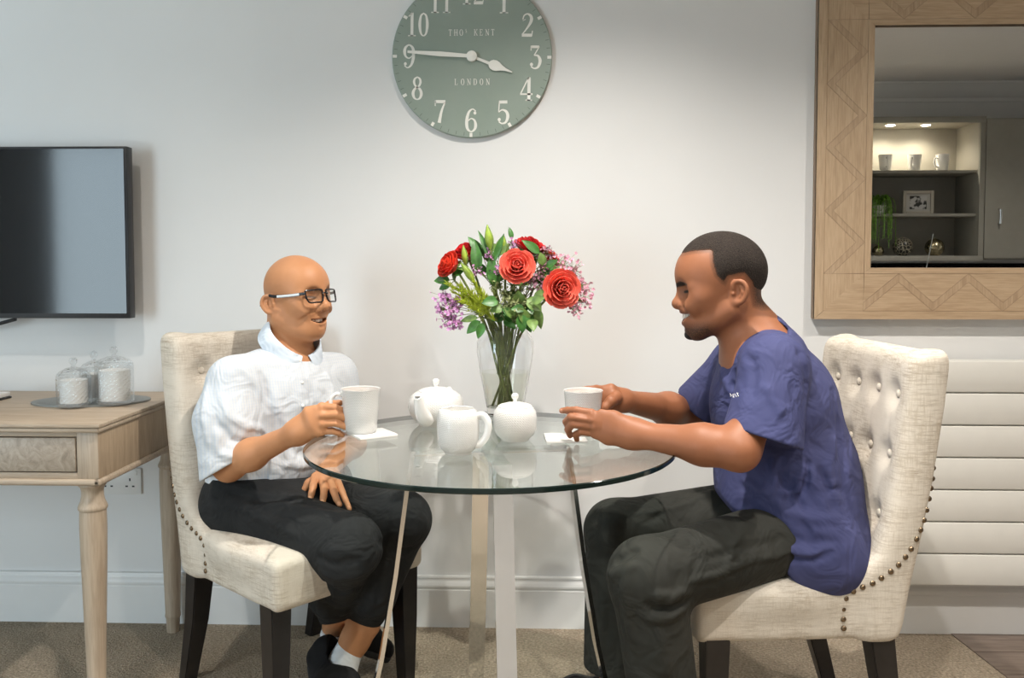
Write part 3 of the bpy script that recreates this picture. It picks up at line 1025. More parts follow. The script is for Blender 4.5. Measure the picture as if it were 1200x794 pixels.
tilt = R(0.8)
for k in range(1, 13):
    a = PI / 2 - 2 * PI * k / 12
    rn = 0.199
    nh = 0.073
    txt = str(k)
    b = NB()
    word(b, txt, rn * math.cos(a), rn * math.sin(a) - nh / 2, nh, 0.50 if len(txt) == 2 else 0.6, 0.0178, 0.0190, 0.82 if len(txt) == 2 else 0.9)
    obj('numeral', b, m_num, face, smooth=False).rotation_euler = (0, tilt, 0)
    b = NB()
    er, et = Vector((math.cos(a), math.sin(a))), Vector((-math.sin(a), math.cos(a)))
    q = [er * 0.238 - et * 0.0045, er * 0.251 - et * 0.0045, er * 0.251 + et * 0.0045, er * 0.238 + et * 0.0045]
    prism(b, [(p.x, p.y) for p in q], 0.0178, 0.0189, cf); obj('hour_mark', b, m_num, face, smooth=False).rotation_euler = (0, tilt, 0)
b = NB()
for k in range(60):
    if k % 5 == 0: continue
    a = 2 * PI * k / 60
    er, et = Vector((math.cos(a), math.sin(a))), Vector((-math.sin(a), math.cos(a)))
    q = [er * 0.237 - et * 0.0006, er * 0.248 - et * 0.0006, er * 0.248 + et * 0.0006, er * 0.237 + et * 0.0006]
    prism(b, [(p.x, p.y) for p in q], 0.0178, 0.0184, cf)
obj('minute_track', b, m_tick, face, smooth=False)['kind'] = 'stuff'
b = NB(); word(b, 'THO', -0.051, 0.066, 0.0195, 0.88, 0.0178, 0.0186, 0.9); word(b, 'S', -0.018, 0.075, 0.011, 0.8, 0.0178, 0.0186, 0.8); word(b, 'KENT', 0.039, 0.066, 0.0195, 0.92, 0.0178, 0.0186, 0.9); obj('lettering', b, m_num, face, smooth=False)
b = NB(); word(b, 'LONDON', 0.0, -0.088, 0.0195, 1.02, 0.0178, 0.0186, 0.9); obj('lettering', b, m_num, face, smooth=False)


def hand(name, prof, ang, d0, d1):
    b = NB()
    up = [(x, w_) for x, w_ in prof]
    poly = up + [(x, -w_) for x, w_ in reversed(up)]
    ca, sa = math.cos(ang), math.sin(ang)
    prism(b, [(x * ca - y * sa, x * sa + y * ca) for x, y in poly], d0, d1, cf)
    obj(name, b, m_num, t, smooth=False)


hand('minute_hand', [(0.0, 0.0055), (0.02, 0.0055), (0.10, 0.0075), (0.155, 0.0055), (0.203, 0.0035)], R(180 - 4.2), 0.027, 0.030)
hand('hour_hand', [(0.0, 0.004), (0.058, 0.0042), (0.062, 0.010), (0.068, 0.0145), (0.078, 0.0165), (0.088, 0.0145), (0.10, 0.0085), (0.115, 0.004), (0.137, 0.0015)], R(-21.5), 0.022, 0.025)
b = NB(); lathe(b, [(0.0, 0.034), (0.006, 0.034), (0.012, 0.032), (0.0165, 0.031), (0.0165, 0.018)], 28); bmesh.ops.transform(b, matrix=Matrix.Rotation(PI / 2, 4, 'X'), verts=b.verts[:]); obj('hand_boss', b, m_num, t)

# ------------------------------------------------------------------ upholstered dining chairs
mf = Mat('distressed_linen', (0.66, 0.61, 0.53, 1), 0.85, spec=0.2)
cA = mf.noise(mf.coord((14, 14, 160)), 1.6, 4, 0.75); cB = mf.noise(mf.coord((180, 180, 12)), 1.6, 4, 0.75)
patch = mf.noise(mf.coord((1, 1, 1)), 6, 3, 0.6)
cream, tan, dark = (0.68, 0.62, 0.535), (0.50, 0.43, 0.34), (0.38, 0.31, 0.235)
sA = mf.ramp(cA, [(0.46, (0, 0, 0)), (0.66, (1, 1, 1))]); sB = mf.ramp(cB, [(0.46, (0, 0, 0)), (0.66, (1, 1, 1))])
pm = mf.ramp(patch, [(0.38, (0.10, 0.10, 0.10)), (0.60, (1, 1, 1))])
st1 = mf.mix(mf.math('MULTIPLY', sA, pm), cream, dark)
st2 = mf.mix(mf.math('MULTIPLY', sB, pm), st1, tan)
mf.color(st2)
mf.bump(mf.math('ADD', mf.noise(mf.coord((60, 60, 500)), 2, 2), mf.noise(mf.coord((500, 500, 60)), 2, 2)), 0.35, 0.0015)
M_LINEN = mf.m
M_STUD = plain('antique_brass', (0.23, 0.17, 0.11), 0.3, 1.0, var=0.2)
interp = lambda z, xs, ys: np.interp(z, xs, ys).astype(np.float32)
ZR, XRr = [0.30, 0.33, 0.45, 0.56, 0.70, 0.86, 1.0], [-0.222, -0.232, -0.252, -0.275, -0.300, -0.322, -0.335]
ZW, XW = [0.30, 0.42, 0.455, 0.485, 0.53, 0.60, 0.68, 0.75, 1.0], [-0.068, -0.070, -0.088, -0.125, -0.172, -0.205, -0.232, -0.252, -0.29]
ZS, XS = [0.335, 0.43, 0.468, 0.515, 0.585, 0.665, 0.735], [-0.092, -0.095, -0.158, -0.218, -0.262, -0.290, -0.305]


def rear_x(z): return interp(z, ZR, XRr)
def front_x(z, y): return rear_x(z) + 0.080 + 0.30 * y * y
def half_w(z): return 0.242 + 0.005 * np.clip((z - 0.4) / 0.6, 0, 1)
def smax(a, b_, k): return -smin(-a, -b_, k)


def f_back(P):
    x, y, z = P[:, 0], P[:, 1], P[:, 2]
    ay = np.abs(y)
    rx, hwz = rear_x(z), half_w(z)
    side = smax(ay - hwz, np.maximum(z - 0.985, 0.33 - z), 0.03)
    d1 = smax(smax(x - front_x(z, y), rx + 0.15 * y * y - x, 0.05), side, 0.04)
    d2 = smax(smax(x - interp(z, ZW, XW), rx + 0.15 * y * y - x, 0.05), smax(side, 0.196 - ay, 0.03), 0.035)
    return smin(d1, d2, 0.03) * 0.85


TUFT = [(yy, zz) for zz in (0.88, 0.74, 0.60) for yy in (-0.16, -0.053, 0.053, 0.16)]
s = Sdf()
s.add(custom(f_back, (-0.22, 0, 0.65), 0.5))
for yy, zz in TUFT:
    fx = float(front_x(np.array([zz]), np.array([yy]))[0])
    s.sub(sph((fx + 0.008, yy, zz), 0.020), 0.035)
for zz in (0.88, 0.74):
    for yy in (-0.16, -0.053, 0.053, 0.16):
        a_ = (float(front_x(np.array([zz]), np.array([yy]))[0]) + 0.002, yy, zz)
        c_ = (float(front_x(np.array([zz - 0.14]), np.array([yy]))[0]) + 0.002, yy, zz - 0.14)
        s.fold([a_, c_], -0.0055, 0.006)
V, Q = s.mesh((-0.42, -0.30, 0.31), (0.0, 0.30, 1.02), 0.006, 2)
me_back = mesh_from('backrest', V, Q); me_back.materials.append(M_LINEN)
s = Sdf()
s.add(rbox((0.024, 0, 0.395), (0.448, 0.478, 0.13), 0.022))
s.add(ell((0.03, 0, 0.43), (0.24, 0.245, 0.056)), 0.05)
V, Q = s.mesh((-0.25, -0.28, 0.31), (0.31, 0.28, 0.52), 0.006, 2)
me_seat = mesh_from('seat', V, Q); me_seat.materials.append(M_LINEN)


def taper_leg(bm, top, bot, s0, s1):
    a = [bm.verts.new((top[0] + s0 * sx, top[1] + s0 * sy, top[2])) for sx, sy in ((-1, -1), (1, -1), (1, 1), (-1, 1))]
    mid = [bm.verts.new(((top[0] * .55 + bot[0] * .45) + (0.012 if bot[0] < -0.1 else 0) + (s0 * .55 + s1 * .45) * sx, (top[1] + bot[1]) / 2 + (s0 * .55 + s1 * .45) * sy, (top[2] * .55 + bot[2] * .45))) for sx, sy in ((-1, -1), (1, -1), (1, 1), (-1, 1))]
    c = [bm.verts.new((bot[0] + s1 * sx, bot[1] + s1 * sy, bot[2])) for sx, sy in ((-1, -1), (1, -1), (1, 1), (-1, 1))]
    for p, q in ((a, mid), (mid, c)):
        for k in range(4): bm.faces.new((p[k], p[(k + 1) % 4], q[(k + 1) % 4], q[k]))
    bm.faces.new(a); bm.faces.new(c)
    es = [e for e in bm.edges if abs((e.verts[0].co - e.verts[1].co).z) > 0.08]
    bmesh.ops.bevel(bm, geom=es, offset=0.003, segments=2, affect='EDGES')


me_stud = None


def dining_chair(label, loc, rz):
    global me_stud
    t = thing('dining_chair', label, 'chair', loc, rz, 'upholstered dining chairs')
    link('seat', me_seat, None, t)
    bk = link('backrest', me_back, None, t)
    for sy in (-1, 1):
        b = NB(); taper_leg(b, (0.195, 0.206 * sy, 0.345), (0.198, 0.210 * sy, 0.0), 0.029, 0.019); obj('leg', b, M_DARKWOOD, t, smooth=False)
        b = NB(); taper_leg(b, (-0.185, 0.206 * sy, 0.345), (-0.262, 0.210 * sy, 0.0), 0.029, 0.019); obj('leg', b, M_DARKWOOD, t, smooth=False)
    if me_stud is None:
        b = NB(); lathe(b, [(0.0068, 0.0), (0.0064, 0.002), (0.0045, 0.0042), (0.0, 0.0052)], 10)
        me_stud = bpy.data.meshes.new('nailhead'); bmesh.ops.recalc_face_normals(b, faces=b.faces[:]); b.to_mesh(me_stud); b.free(); me_stud.shade_smooth(); me_stud.materials.append(M_STUD)
    pts = catmull([(x, z) for x, z in zip(XS, ZS)], 30)
    acc, nxt, prev = 0.0, 0.0, pts[0]
    for p in pts:
        acc += math.hypot(p[0] - prev[0], p[1] - prev[1]); prev = p
        if acc >= nxt:
            nxt += 0.0235
            for sy in (-1, 1):
                # walk outwards from inside until the upholstery surface is reached
                ys = np.linspace(0.20, 0.29, 120)
                d = f_back(np.stack([np.full(120, p[0]), ys * sy, np.full(120, p[1])], 1).astype(np.float32))
                y = ys[np.argmax(d > 0)] if (d > 0).any() else 0.25
                o = link('nailhead', me_stud, None, bk)
                o.location = (p[0], sy * (y - 0.0008), p[1]); o.rotation_euler = (-sy * PI / 2, 0, 0)
    for yy, zz in TUFT:
        fx = float(front_x(np.array([zz]), np.array([yy]))[0])
        b = NB(); ball(b, (fx - 0.0145, yy, zz), 0.0100, 14, 8, (0.5, 1, 1)); obj('button', b, M_LINEN, bk)
    return t


CH_R = ((0.570, -0.617, 0), R(185.7))
CH_L = ((-0.668, -0.408, 0), R(-41))
dining_chair('cream linen button-back dining chair under the man in navy scrubs', *CH_R)
dining_chair('cream linen dining chair beside the desk, under the man in glasses', *CH_L)

# ------------------------------------------------------------------ glass table
TZ = 0.757
TC = Vector((-0.118, -0.735, 0))
TR = 0.437
m_tglass = glass_thin('table_glass', (0.93, 0.965, 0.95), 1.52)
m_tedge = Mat('table_glass_edge', (0.004, 0.014, 0.012, 1), 0.10, spec=0.5)
m_tedge.b.inputs['Coat Weight'].default_value = 0.1
t = thing('glass_dining_table', 'round clear glass dining table on splayed chrome legs', 'table', TC)
b = NB()
lathe(b, [(0.0, TZ), (TR - 0.002, TZ)], 128, mi=0)
lathe(b, [(TR - 0.002, TZ), (TR, TZ - 0.002), (TR, TZ - 0.010), (TR - 0.002, TZ - 0.012)], 128, mi=1)
lathe(b, [(TR - 0.002, TZ - 0.012), (0.0, TZ - 0.012)], 128, mi=0)
bmesh.ops.remove_doubles(b, verts=b.verts[:], dist=1e-5)
obj('glass_top', b, [m_tglass, m_tedge.m], t)
LA = R(11)
tops = []
for k in range(4):
    a = LA + k * PI / 2
    d_ = Vector((math.cos(a), math.sin(a), 0)); q_ = Vector((-d_.y, d_.x, 0))
    b = NB()
    prof = [(0.185, TZ - 0.0125), (0.200, TZ - 0.10), (0.228, 0.45), (0.262, 0.25), (0.305, 0.06), (0.325, 0.0)]
    hw_, th_ = 0.0215, 0.005
    rows = []
    for r_, z_ in prof:
        rows.append([b.verts.new(d_ * (r_ + e * th_) + q_ * (f * hw_) + Vector((0, 0, z_))) for e, f in ((-1, -1), (1, -1), (1, 1), (-1, 1))])
    for p_, r2 in zip(rows[:-1], rows[1:]):
        for j in range(4): b.faces.new((p_[j], p_[(j + 1) % 4], r2[(j + 1) % 4], r2[j]))
    b.faces.new(rows[0]); b.faces.new(rows[-1])
    obj('leg', b, M_CHROME, t, smooth=True, angle=40)
    b = NB(); bx(b, (0.10, 0, TZ - 0.0205), (0.17, 0.043, 0.008), 0.0015, None); bmesh.ops.rotate(b, matrix=Matrix.Rotation(a, 3, 'Z'), verts=b.verts[:]); obj('support_bar', b, M_CHROME, t)
    b = NB(); lathe(b, [(0.0, TZ - 0.0122), (0.02, TZ - 0.0122), (0.02, TZ - 0.0165), (0.0, TZ - 0.0165)], 20, tuple(d_ * 0.165)); obj('glass_pad', b, M_STEEL, t)
b = NB(); lathe(b, [(0.0, TZ - 0.0165), (0.03, TZ - 0.0165), (0.03, TZ - 0.03), (0.0, TZ - 0.03)], 24); obj('hub', b, M_CHROME, t)


# ------------------------------------------------------------------ kitchen units on the front wall (seen in the mirror)
m_cab = plain('grey_green_cabinet_paint', (0.30, 0.29, 0.255), 0.5, var=0.03)
m_cab_in = plain('pale_cabinet_lining', (0.46, 0.43, 0.37), 0.6, var=0.02)
m_work = plain('black_worktop', (0.012, 0.012, 0.012), 0.15, var=0.2)
KY = -3.20
KB = REAR_Y + 0.01
kx0, kx1, kz0, kz1 = 2.13, 2.93, 1.235, 2.135
t = thing('shelf_unit', 'grey open kitchen shelf unit with lit top shelf, reflected in the mirror', 'shelves', ((kx0 + kx1) / 2, (KY + KB) / 2, kz0))


def kpart(nm, lo, hi, mat, par, bev=0.002):
    b = NB(); box2(b, lo, hi, bev); return obj(nm, b, mat, par, world=True)


kpart('back_panel', (kx0, KB, kz0), (kx1, KB + 0.01, kz1), m_cab, t)
kpart('side_panel', (kx0 - 0.02, KB, kz0 - 0.02), (kx0, KY, kz1 + 0.02), m_cab, t)
kpart('side_panel', (kx1, KB, kz0 - 0.02), (kx1 + 0.02, KY, kz1 + 0.02), m_cab, t)
kpart('top_panel', (kx0, KB, kz1), (kx1, KY, kz1 + 0.02), m_cab_in, t)
kpart('bottom_panel', (kx0, KB, kz0 - 0.02), (kx1, KY, kz0), m_cab, t)
S1, S2 = 1.815, 1.525
kpart('shelf', (kx0, KB + 0.01, S1 - 0.02), (kx1, KY - 0.03, S1), m_cab, t)
kpart('shelf', (kx0, KB + 0.01, S2 - 0.02), (kx1, KY - 0.03, S2), m_cab, t)
kpart('face_frame', (kx0 - 0.03, KY, kz1 - 0.01), (kx1 + 0.03, KY + 0.018, kz1 + 0.03), m_cab, t)
kpart('face_frame', (kx0 - 0.03, KY, kz0 - 0.03), (kx1 + 0.03, KY + 0.018, kz0 + 0.005), m_cab, t)
kpart('face_frame', (kx1 - 0.005, KY, kz0 + 0.005), (kx1 + 0.03, KY + 0.018, kz1 - 0.01), m_cab, t)
kpart('lining', (kx0, KB + 0.0101, S1), (kx1, KB + 0.014, kz1), m_cab_in, t)
kpart('lining', (kx1 - 0.004, KB + 0.014, S1), (kx1 - 0.0001, KY - 0.005, kz1), m_cab_in, t)
for lx in (2.40, 2.64):
    b = NB(); lathe(b, [(0.0, kz1 - 0.003), (0.028, kz1 - 0.003), (0.03, kz1)], 20, (lx, -3.36, 0)); lens = obj('shelf_lamp', b, emit('shelf_lamp_lens', (1.0, 0.9, 0.72), 18), t, world=True)
    l = bpy.data.lights.new('shelf_lamp', 'SPOT'); l.energy = 5.0; l.color = (1.0, 0.9, 0.72); l.spot_size = R(150); l.spot_blend = 0.7; l.shadow_soft_size = 0.02
    o = bpy.data.objects.new('lamp', l); C.objects.link(o); o.location = (lx, -3.36, kz1 - 0.01); o.parent = lens
t = thing('kitchen_cabinet', 'tall grey kitchen wall cabinet with chrome handle, reflected in the mirror', 'cabinet', (3.23, (KY + KB) / 2, kz0))
kpart('body', (kx1 + 0.032, KB, kz0 - 0.02), (3.52, KY - 0.002, kz1 + 0.02), m_cab, t)
d = kpart('door', (kx1 + 0.034, KY - 0.001, kz0 - 0.012), (3.515, KY + 0.019, kz1 + 0.012), m_cab, t, 0.003)
b = NB(); tube(b, [(3.055, KY + 0.019, 1.45), (3.055, KY + 0.045, 1.455), (3.055, KY + 0.05, 1.50), (3.055, KY + 0.045, 1.545), (3.055, KY + 0.019, 1.55)], 0.008, 10); obj('handle', b, M_CHROME, d)
t = thing('kitchen_base_unit', 'dark worktop on grey base cupboards below the lit shelves', 'cabinet', (2.8, -3.25, 0))
kpart('plinth', (kx0 - 0.5, KB, 0), (3.7, KY + 0.2, 0.12), m_cab, t)
kpart('carcass', (kx0 - 0.5, KB, 0.12), (3.7, KY + 0.24, 0.88), m_cab, t)
for k in range(4):
    d = kpart('door', (kx0 - 0.49 + 0.515 * k, KY + 0.24, 0.14), (kx0 - 0.49 + 0.515 * k + 0.505, KY + 0.26, 0.87), m_cab, t, 0.003)
    b = NB(); tube(b, [(kx0 - 0.43 + 0.515 * k, KY + 0.26, 0.66), (kx0 - 0.43 + 0.515 * k, KY + 0.29, 0.67), (kx0 - 0.43 + 0.515 * k, KY + 0.29, 0.77), (kx0 - 0.43 + 0.515 * k, KY + 0.26, 0.78)], 0.007, 8); obj('handle', b, M_CHROME, d)
kpart('worktop', (kx0 - 0.5, KB, 0.88), (3.7, KY + 0.28, 0.92), m_work, t)
kpart('splashback', (kx0 - 0.5, KB, 0.92), (3.7, KB + 0.012, 1.19), m_work, t)
# things on the shelves
def mug_profile(r0, r1, h, w=0.004):
    return [(0.0, 0.0), (r0 * 0.86, 0.0), (r0 * 0.9, 0.0025), (r0, 0.008), (r0 + (r1 - r0) * 0.55, h * 0.55), (r1 - 0.0005, h - 0.006), (r1 + 0.0008, h - 0.001), (r1, h), (r1 - 0.0025, h - 0.001), (r1 - w, h - 0.008), (r0 + (r1 - r0) * 0.5 - w, h * 0.5), (r0 - w, 0.012), (0.0, 0.008)]


for k, (mx, lab) in enumerate(((2.36, 'white mug on the lit shelf beside the trailing fern side'), (2.555, 'white mug in the middle of the lit shelf'), (2.745, 'white mug on the lit shelf nearest the cabinet door'))):
    b = NB(); lathe(b, mug_profile(0.036, 0.046, 0.115), 24); tube(b, [(0.042, 0, 0.09), (0.066, 0, 0.088), (0.072, 0, 0.06), (0.06, 0, 0.032), (0.038, 0, 0.03)], 0.006, 8)
    o = obj('shelf_mug', b, M_PORC); o.location = (mx, -3.33, S1); o.rotation_euler = (0, 0, R(100 + 30 * k)); tag(o, lab, 'mug', 'mugs on the lit shelf')
t = thing('picture_frame', 'silver photo frame on the middle shelf, reflected in the mirror', 'picture frame', (2.585, -3.33, S2), R(6))
m_pf = plain('pale_frame', (0.45, 0.42, 0.36), 0.4, var=0.05)
for lo, hi in (((-0.1, 0, 0), (-0.078, 0.015, 0.16)), ((0.078, 0, 0), (0.1, 0.015, 0.16)), ((-0.078, 0, 0), (0.078, 0.015, 0.022)), ((-0.078, 0, 0.138), (0.078, 0.015, 0.16))):
    b = NB(); box2(b, lo, hi, 0.002); obj('frame_bar', b, m_pf, t)
b = NB(); box2(b, (-0.078, 0, 0.022), (0.078, 0.005, 0.138)); obj('mount', b, plain('mount_card', (0.5, 0.49, 0.46), 0.7), t, smooth=False)
mph = Mat('grey_photo', (0.4, 0.4, 0.4, 1), 0.3)
mph.color(mph.ramp(mph.noise(mph.coord(), 22, 2), [(0.42, (0.03, 0.03, 0.03)), (0.5, (0.55, 0.55, 0.54))]))
b = NB(); box2(b, (-0.055, 0.005, 0.035), (0.055, 0.0062, 0.125)); obj('photo', b, mph.m, t, smooth=False)
b = NB(); box2(b, (-0.02, -0.05, 0), (0.02, 0.0, 0.09)); obj('easel', b, m_pf, t, smooth=False)
m_gold = plain('mottled_gold', (0.42, 0.37, 0.24), 0.25, 1.0, var=0.4, scale=60)
for x, r, m, lab in ((2.315, 0.038, m_gold, 'small gold ball at the foot of the trailing fern'), (2.48, 0.066, None, 'black patterned ball on the bottom shelf'), (2.695, 0.062, m_gold, 'large gold ball on the bottom shelf')):
    if m is None:
        mm = Mat('black_filigree', (0.01, 0.01, 0.01, 1), 0.3)
        v = mm.new('ShaderNodeTexVoronoi', feature='DISTANCE_TO_EDGE'); v.inputs['Scale'].default_value = 45
        mm.link(mm.coord(), v.inputs['Vector'])
        mm.color(mm.ramp(v.outputs['Distance'], [(0.06, (0.3, 0.27, 0.2)), (0.12, (0.008, 0.008, 0.008))])); m = mm.m
    b = NB()
    lathe(b, [(0.0, 0.0)] + [(r * math.sin(a_), r - r * math.cos(a_)) for a_ in np.linspace(0.25, PI - 0.12, 18)] + [(r * 0.1, 2 * r + 0.004), (0.0, 2 * r + 0.004)], 26)
    o = obj('decorative_ball', b, m); o.location = (x, -3.31, kz0); tag(o, lab, 'ornament', 'balls on the bottom shelf')
t = thing('trailing_fern', 'bright green trailing fern on the open kitchen shelves', 'plant', (2.305, -3.28, S2))
m_fern = plain('fern_green', (0.16, 0.34, 0.03), 0.5, var=0.5, scale=40)
b = NB(); lathe(b, [(0.0, 0.0), (0.035, 0.0), (0.045, 0.06), (0.04, 0.06), (0.0, 0.05)], 20); obj('pot', b, M_PORC, t)
rf = random.Random(5)
for k in range(34):
    a = rf.uniform(-0.6, PI + 0.6); L = rf.uniform(0.12, 0.34); out = rf.uniform(0.05, 0.10)
    pts = [(0, 0, 0.05), (out * .6 * math.cos(a), out * .6 * math.sin(a), 0.10 + rf.uniform(0, .03)), (out * math.cos(a), out * math.sin(a), 0.06), (out * 1.1 * math.cos(a), out * 1.1 * math.sin(a), 0.08 - L)]
    P = catmull(pts, 6)
    b = NB(); tube(b, P, 0.0015, 4)
    for p in P[4:]:
        for j in range(4):
            aa = rf.uniform(0, 6.28)
            q = Vector(p); dq = Vector((math.cos(aa), math.sin(aa), rf.uniform(-.6, .2))) * rf.uniform(0.012, 0.02); sd = dq.cross(Vector((0, 0, 1))).normalized() * 0.004
            vs = [b.verts.new(x) for x in (q, q + dq * .5 + sd, q + dq, q + dq * .5 - sd)]; b.faces.new(vs)
    obj('frond', b, m_fern, t)
t = thing('reed_diffuser', 'glass bottle holding a single pale reed on the dark worktop', 'diffuser', (2.49, -3.02, 0.92))
b = NB(); lathe(b, [(0.0, 0.0), (0.03, 0.0), (0.032, 0.01), (0.032, 0.07), (0.012, 0.09), (0.012, 0.11), (0.009, 0.11), (0.009, 0.09), (0.0, 0.08)], 20); obj('bottle', b, m_crystal, t)
b = NB(); tube(b, [(-0.012, 0, 0.015), (0.065, 0.005, 0.46)], 0.003, 6); obj('reed', b, M_STEEL, t)

# ------------------------------------------------------------------ porcelain on the glass table
mpr = Mat('embossed_porcelain', (0.86, 0.85, 0.83, 1), 0.25, coat=0.4)
tcn = mpr.new('ShaderNodeTexCoord')
sp = mpr.new('ShaderNodeSeparateXYZ'); mpr.link(tcn.outputs['Object'], sp.inputs[0])
ang = mpr.math('ARCTAN2', sp.outputs[1], sp.outputs[0])
cmb = mpr.new('ShaderNodeCombineXYZ'); mpr.link(mpr.math('MULTIPLY', ang, 9.0), cmb.inputs[0]); mpr.link(mpr.math('MULTIPLY', sp.outputs[2], 320.0), cmb.inputs[1])
br = mpr.new('ShaderNodeTexBrick'); br.inputs['Scale'].default_value = 1.0; br.inputs['Mortar Size'].default_value = 0.18; br.inputs['Mortar Smooth'].default_value = 0.8; br.inputs['Brick Width'].default_value = 1.0; br.inputs['Row Height'].default_value = 1.0
br.inputs['Color1'].default_value = br.inputs['Color2'].default_value = (1, 1, 1, 1); br.inputs['Mortar'].default_value = (0, 0, 0, 1)
mpr.link(cmb.outputs[0], br.inputs['Vector'])
mpr.bump(br.outputs['Color'], 0.8, 0.0025)
M_EMB = mpr.m


def loop_handle(bm, pts, r=0.0055, flat=1.5):
    tube(bm, catmull(pts, 6), r, 10, flat=flat, up=(0, 1, 0))


def mug(label, pos, rz):
    t = thing('tea_mug', label, 'mug', pos, rz, 'tall mugs on the glass table')
    b = NB(); lathe(b, mug_profile(0.0395, 0.0475, 0.110), 48); obj('cup', b, M_EMB, t)
    b = NB(); tube(b, catmull([(0.043, 0, 0.092), (0.060, 0, 0.096), (0.073, 0, 0.083), (0.072, 0, 0.058), (0.058, 0, 0.036), (0.040, 0, 0.030)], 6), 0.0048, 10); obj('handle', b, M_PORC, t)
    b = NB(); lathe(b, [(0.0, 0.088), (0.0425, 0.088), (0.0425, 0.0875), (0.0, 0.0875)], 32); obj('tea', b, plain('milky_tea', (0.42, 0.24, 0.12), 0.1), t)
    return t


def coaster(label, pos, rz):
    o_b = NB(); bx(o_b, (0, 0, 0.003), (0.098, 0.098, 0.006), 0.001); o = obj('coaster', o_b, plain('white_gloss_card', (0.84, 0.83, 0.80), 0.25, var=0.01))
    o.location = pos; o.rotation_euler = (0, 0, rz); tag(o, label, 'coaster', 'square white coasters')


pL = at_z(423, 506, TZ + 0.006)
MUG_L = Vector((pL.x, pL.y, TZ + 0.006))
mug('tall white mug held by the man in glasses', MUG_L, R(184))
coaster('white square coaster under the mug of the man in glasses', (pL.x + 0.028, pL.y - 0.006, TZ), R(33))
pR = at_y(683.5, 459, -0.665)
MUG_R = Vector((pR.x, pR.y, TZ + 0.006))
mug('tall white mug cupped by the man in navy scrubs', MUG_R, R(40))
coaster('white square coaster under the mug of the man in scrubs', (MUG_R.x - 0.045, MUG_R.y - 0.03, TZ), R(4))

p = at_z(537, 530.5, TZ); JUG = Vector((p.x, p.y, TZ))
t = thing('milk_jug', 'white open milk jug in front of the teapot', 'jug', JUG, R(-12), 'white tea set')
b = NB(); lathe(b, [(0, 0.003), (0.026, 0.003), (0.027, 0.0), (0.030, 0.0), (0.031, 0.004), (0.038, 0.010), (0.0455, 0.022), (0.0475, 0.040), (0.0475, 0.070), (0.0455, 0.088), (0.040, 0.097), (0.0365, 0.100), (0.0350, 0.1015), (0.0335, 0.100), (0.0365, 0.094), (0.043, 0.080), (0.043, 0.03), (0.03, 0.012), (0, 0.010)], 48)
for v in b.verts:                                     # small pouring lip opposite the handle
    if v.co.z > 0.095 and v.co.x < -0.02: v.co.x -= 0.004 * (-v.co.x / 0.036)
obj('body', b, M_EMB, t)
b = NB(); loop_handle(b, [(0.040, 0, 0.084), (0.058, 0, 0.088), (0.070, 0, 0.070), (0.066, 0, 0.042), (0.052, 0, 0.024), (0.040, 0, 0.020)]); obj('handle', b, M_PORC, t)
b = NB(); lathe(b, [(0.0, 0.078), (0.0432, 0.078), (0.0, 0.0775)], 32); obj('milk', b, plain('milk', (0.85, 0.84, 0.8), 0.2), t)

p = at_z(603.5, 515, TZ); SUG = Vector((p.x, p.y, TZ))
t = thing('sugar_bowl', 'white round sugar bowl with knobbed lid in front of the vase', 'sugar bowl', SUG, 0, 'white tea set')
b = NB(); lathe(b, [(0, 0.003), (0.030, 0.003), (0.031, 0.0), (0.034, 0.0), (0.036, 0.005), (0.045, 0.013), (0.0515, 0.026), (0.053, 0.042), (0.053, 0.056), (0.0505, 0.069), (0.045, 0.078), (0.040, 0.081), (0.038, 0.080), (0.0, 0.078)], 48); obj('body', b, M_EMB, t)
b = NB(); lathe(b, [(0.0415, 0.080), (0.0415, 0.0825), (0.036, 0.086), (0.020, 0.0905), (0.006, 0.0925), (0.0, 0.0925)], 40); lid = obj('lid', b, M_PORC, t)
b = NB(); lathe(b, [(0.0055, 0.091), (0.0045, 0.097), (0.0065, 0.100), (0.0090, 0.1045), (0.0085, 0.1095), (0.005, 0.113), (0.0, 0.114)], 20); obj('knob', b, M_PORC, lid)

p = at_z(511, 497, TZ); POT = Vector((p.x, p.y, TZ))
t = thing('teapot', 'white round teapot behind the milk jug, spout towards the camera', 'teapot', POT, R(-108), 'white tea set')
b = NB(); lathe(b, [(0, 0.003), (0.040, 0.003), (0.041, 0.0), (0.044, 0.0), (0.046, 0.004), (0.058, 0.013), (0.068, 0.028), (0.0735, 0.046), (0.072, 0.064), (0.064, 0.079), (0.052, 0.087), (0.045, 0.089), (0.0, 0.089)], 56); obj('body', b, M_EMB, t)
b = NB(); lathe(b, [(0.046, 0.0885), (0.046, 0.0905), (0.038, 0.095), (0.022, 0.0985), (0.006, 0.100), (0.0, 0.100)], 40); lid = obj('lid', b, M_PORC, t)
b = NB(); lathe(b, [(0.006, 0.099), (0.005, 0.104), (0.0075, 0.108), (0.0095, 0.113), (0.0085, 0.118), (0.0045, 0.1215), (0.0, 0.122)], 20); obj('knob', b, M_PORC, lid)
b = NB(); sp_ = catmull([(0.058, 0, 0.026), (0.080, 0, 0.036), (0.094, 0, 0.058), (0.104, 0, 0.082), (0.109, 0, 0.089)], 6)
tube(b, sp_, np.interp(np.linspace(0, 1, len(sp_)), [0, 0.3, 0.7, 1], [0.023, 0.0185, 0.0125, 0.0105]), 16); obj('spout', b, M_PORC, t)
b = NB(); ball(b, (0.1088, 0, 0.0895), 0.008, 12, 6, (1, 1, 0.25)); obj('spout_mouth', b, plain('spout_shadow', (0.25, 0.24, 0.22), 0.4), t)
b = NB(); loop_handle(b, [(-0.064, 0, 0.070), (-0.088, 0, 0.080), (-0.104, 0, 0.062), (-0.100, 0, 0.036), (-0.082, 0, 0.020), (-0.064, 0, 0.022)], 0.0065); obj('handle', b, M_PORC, t)

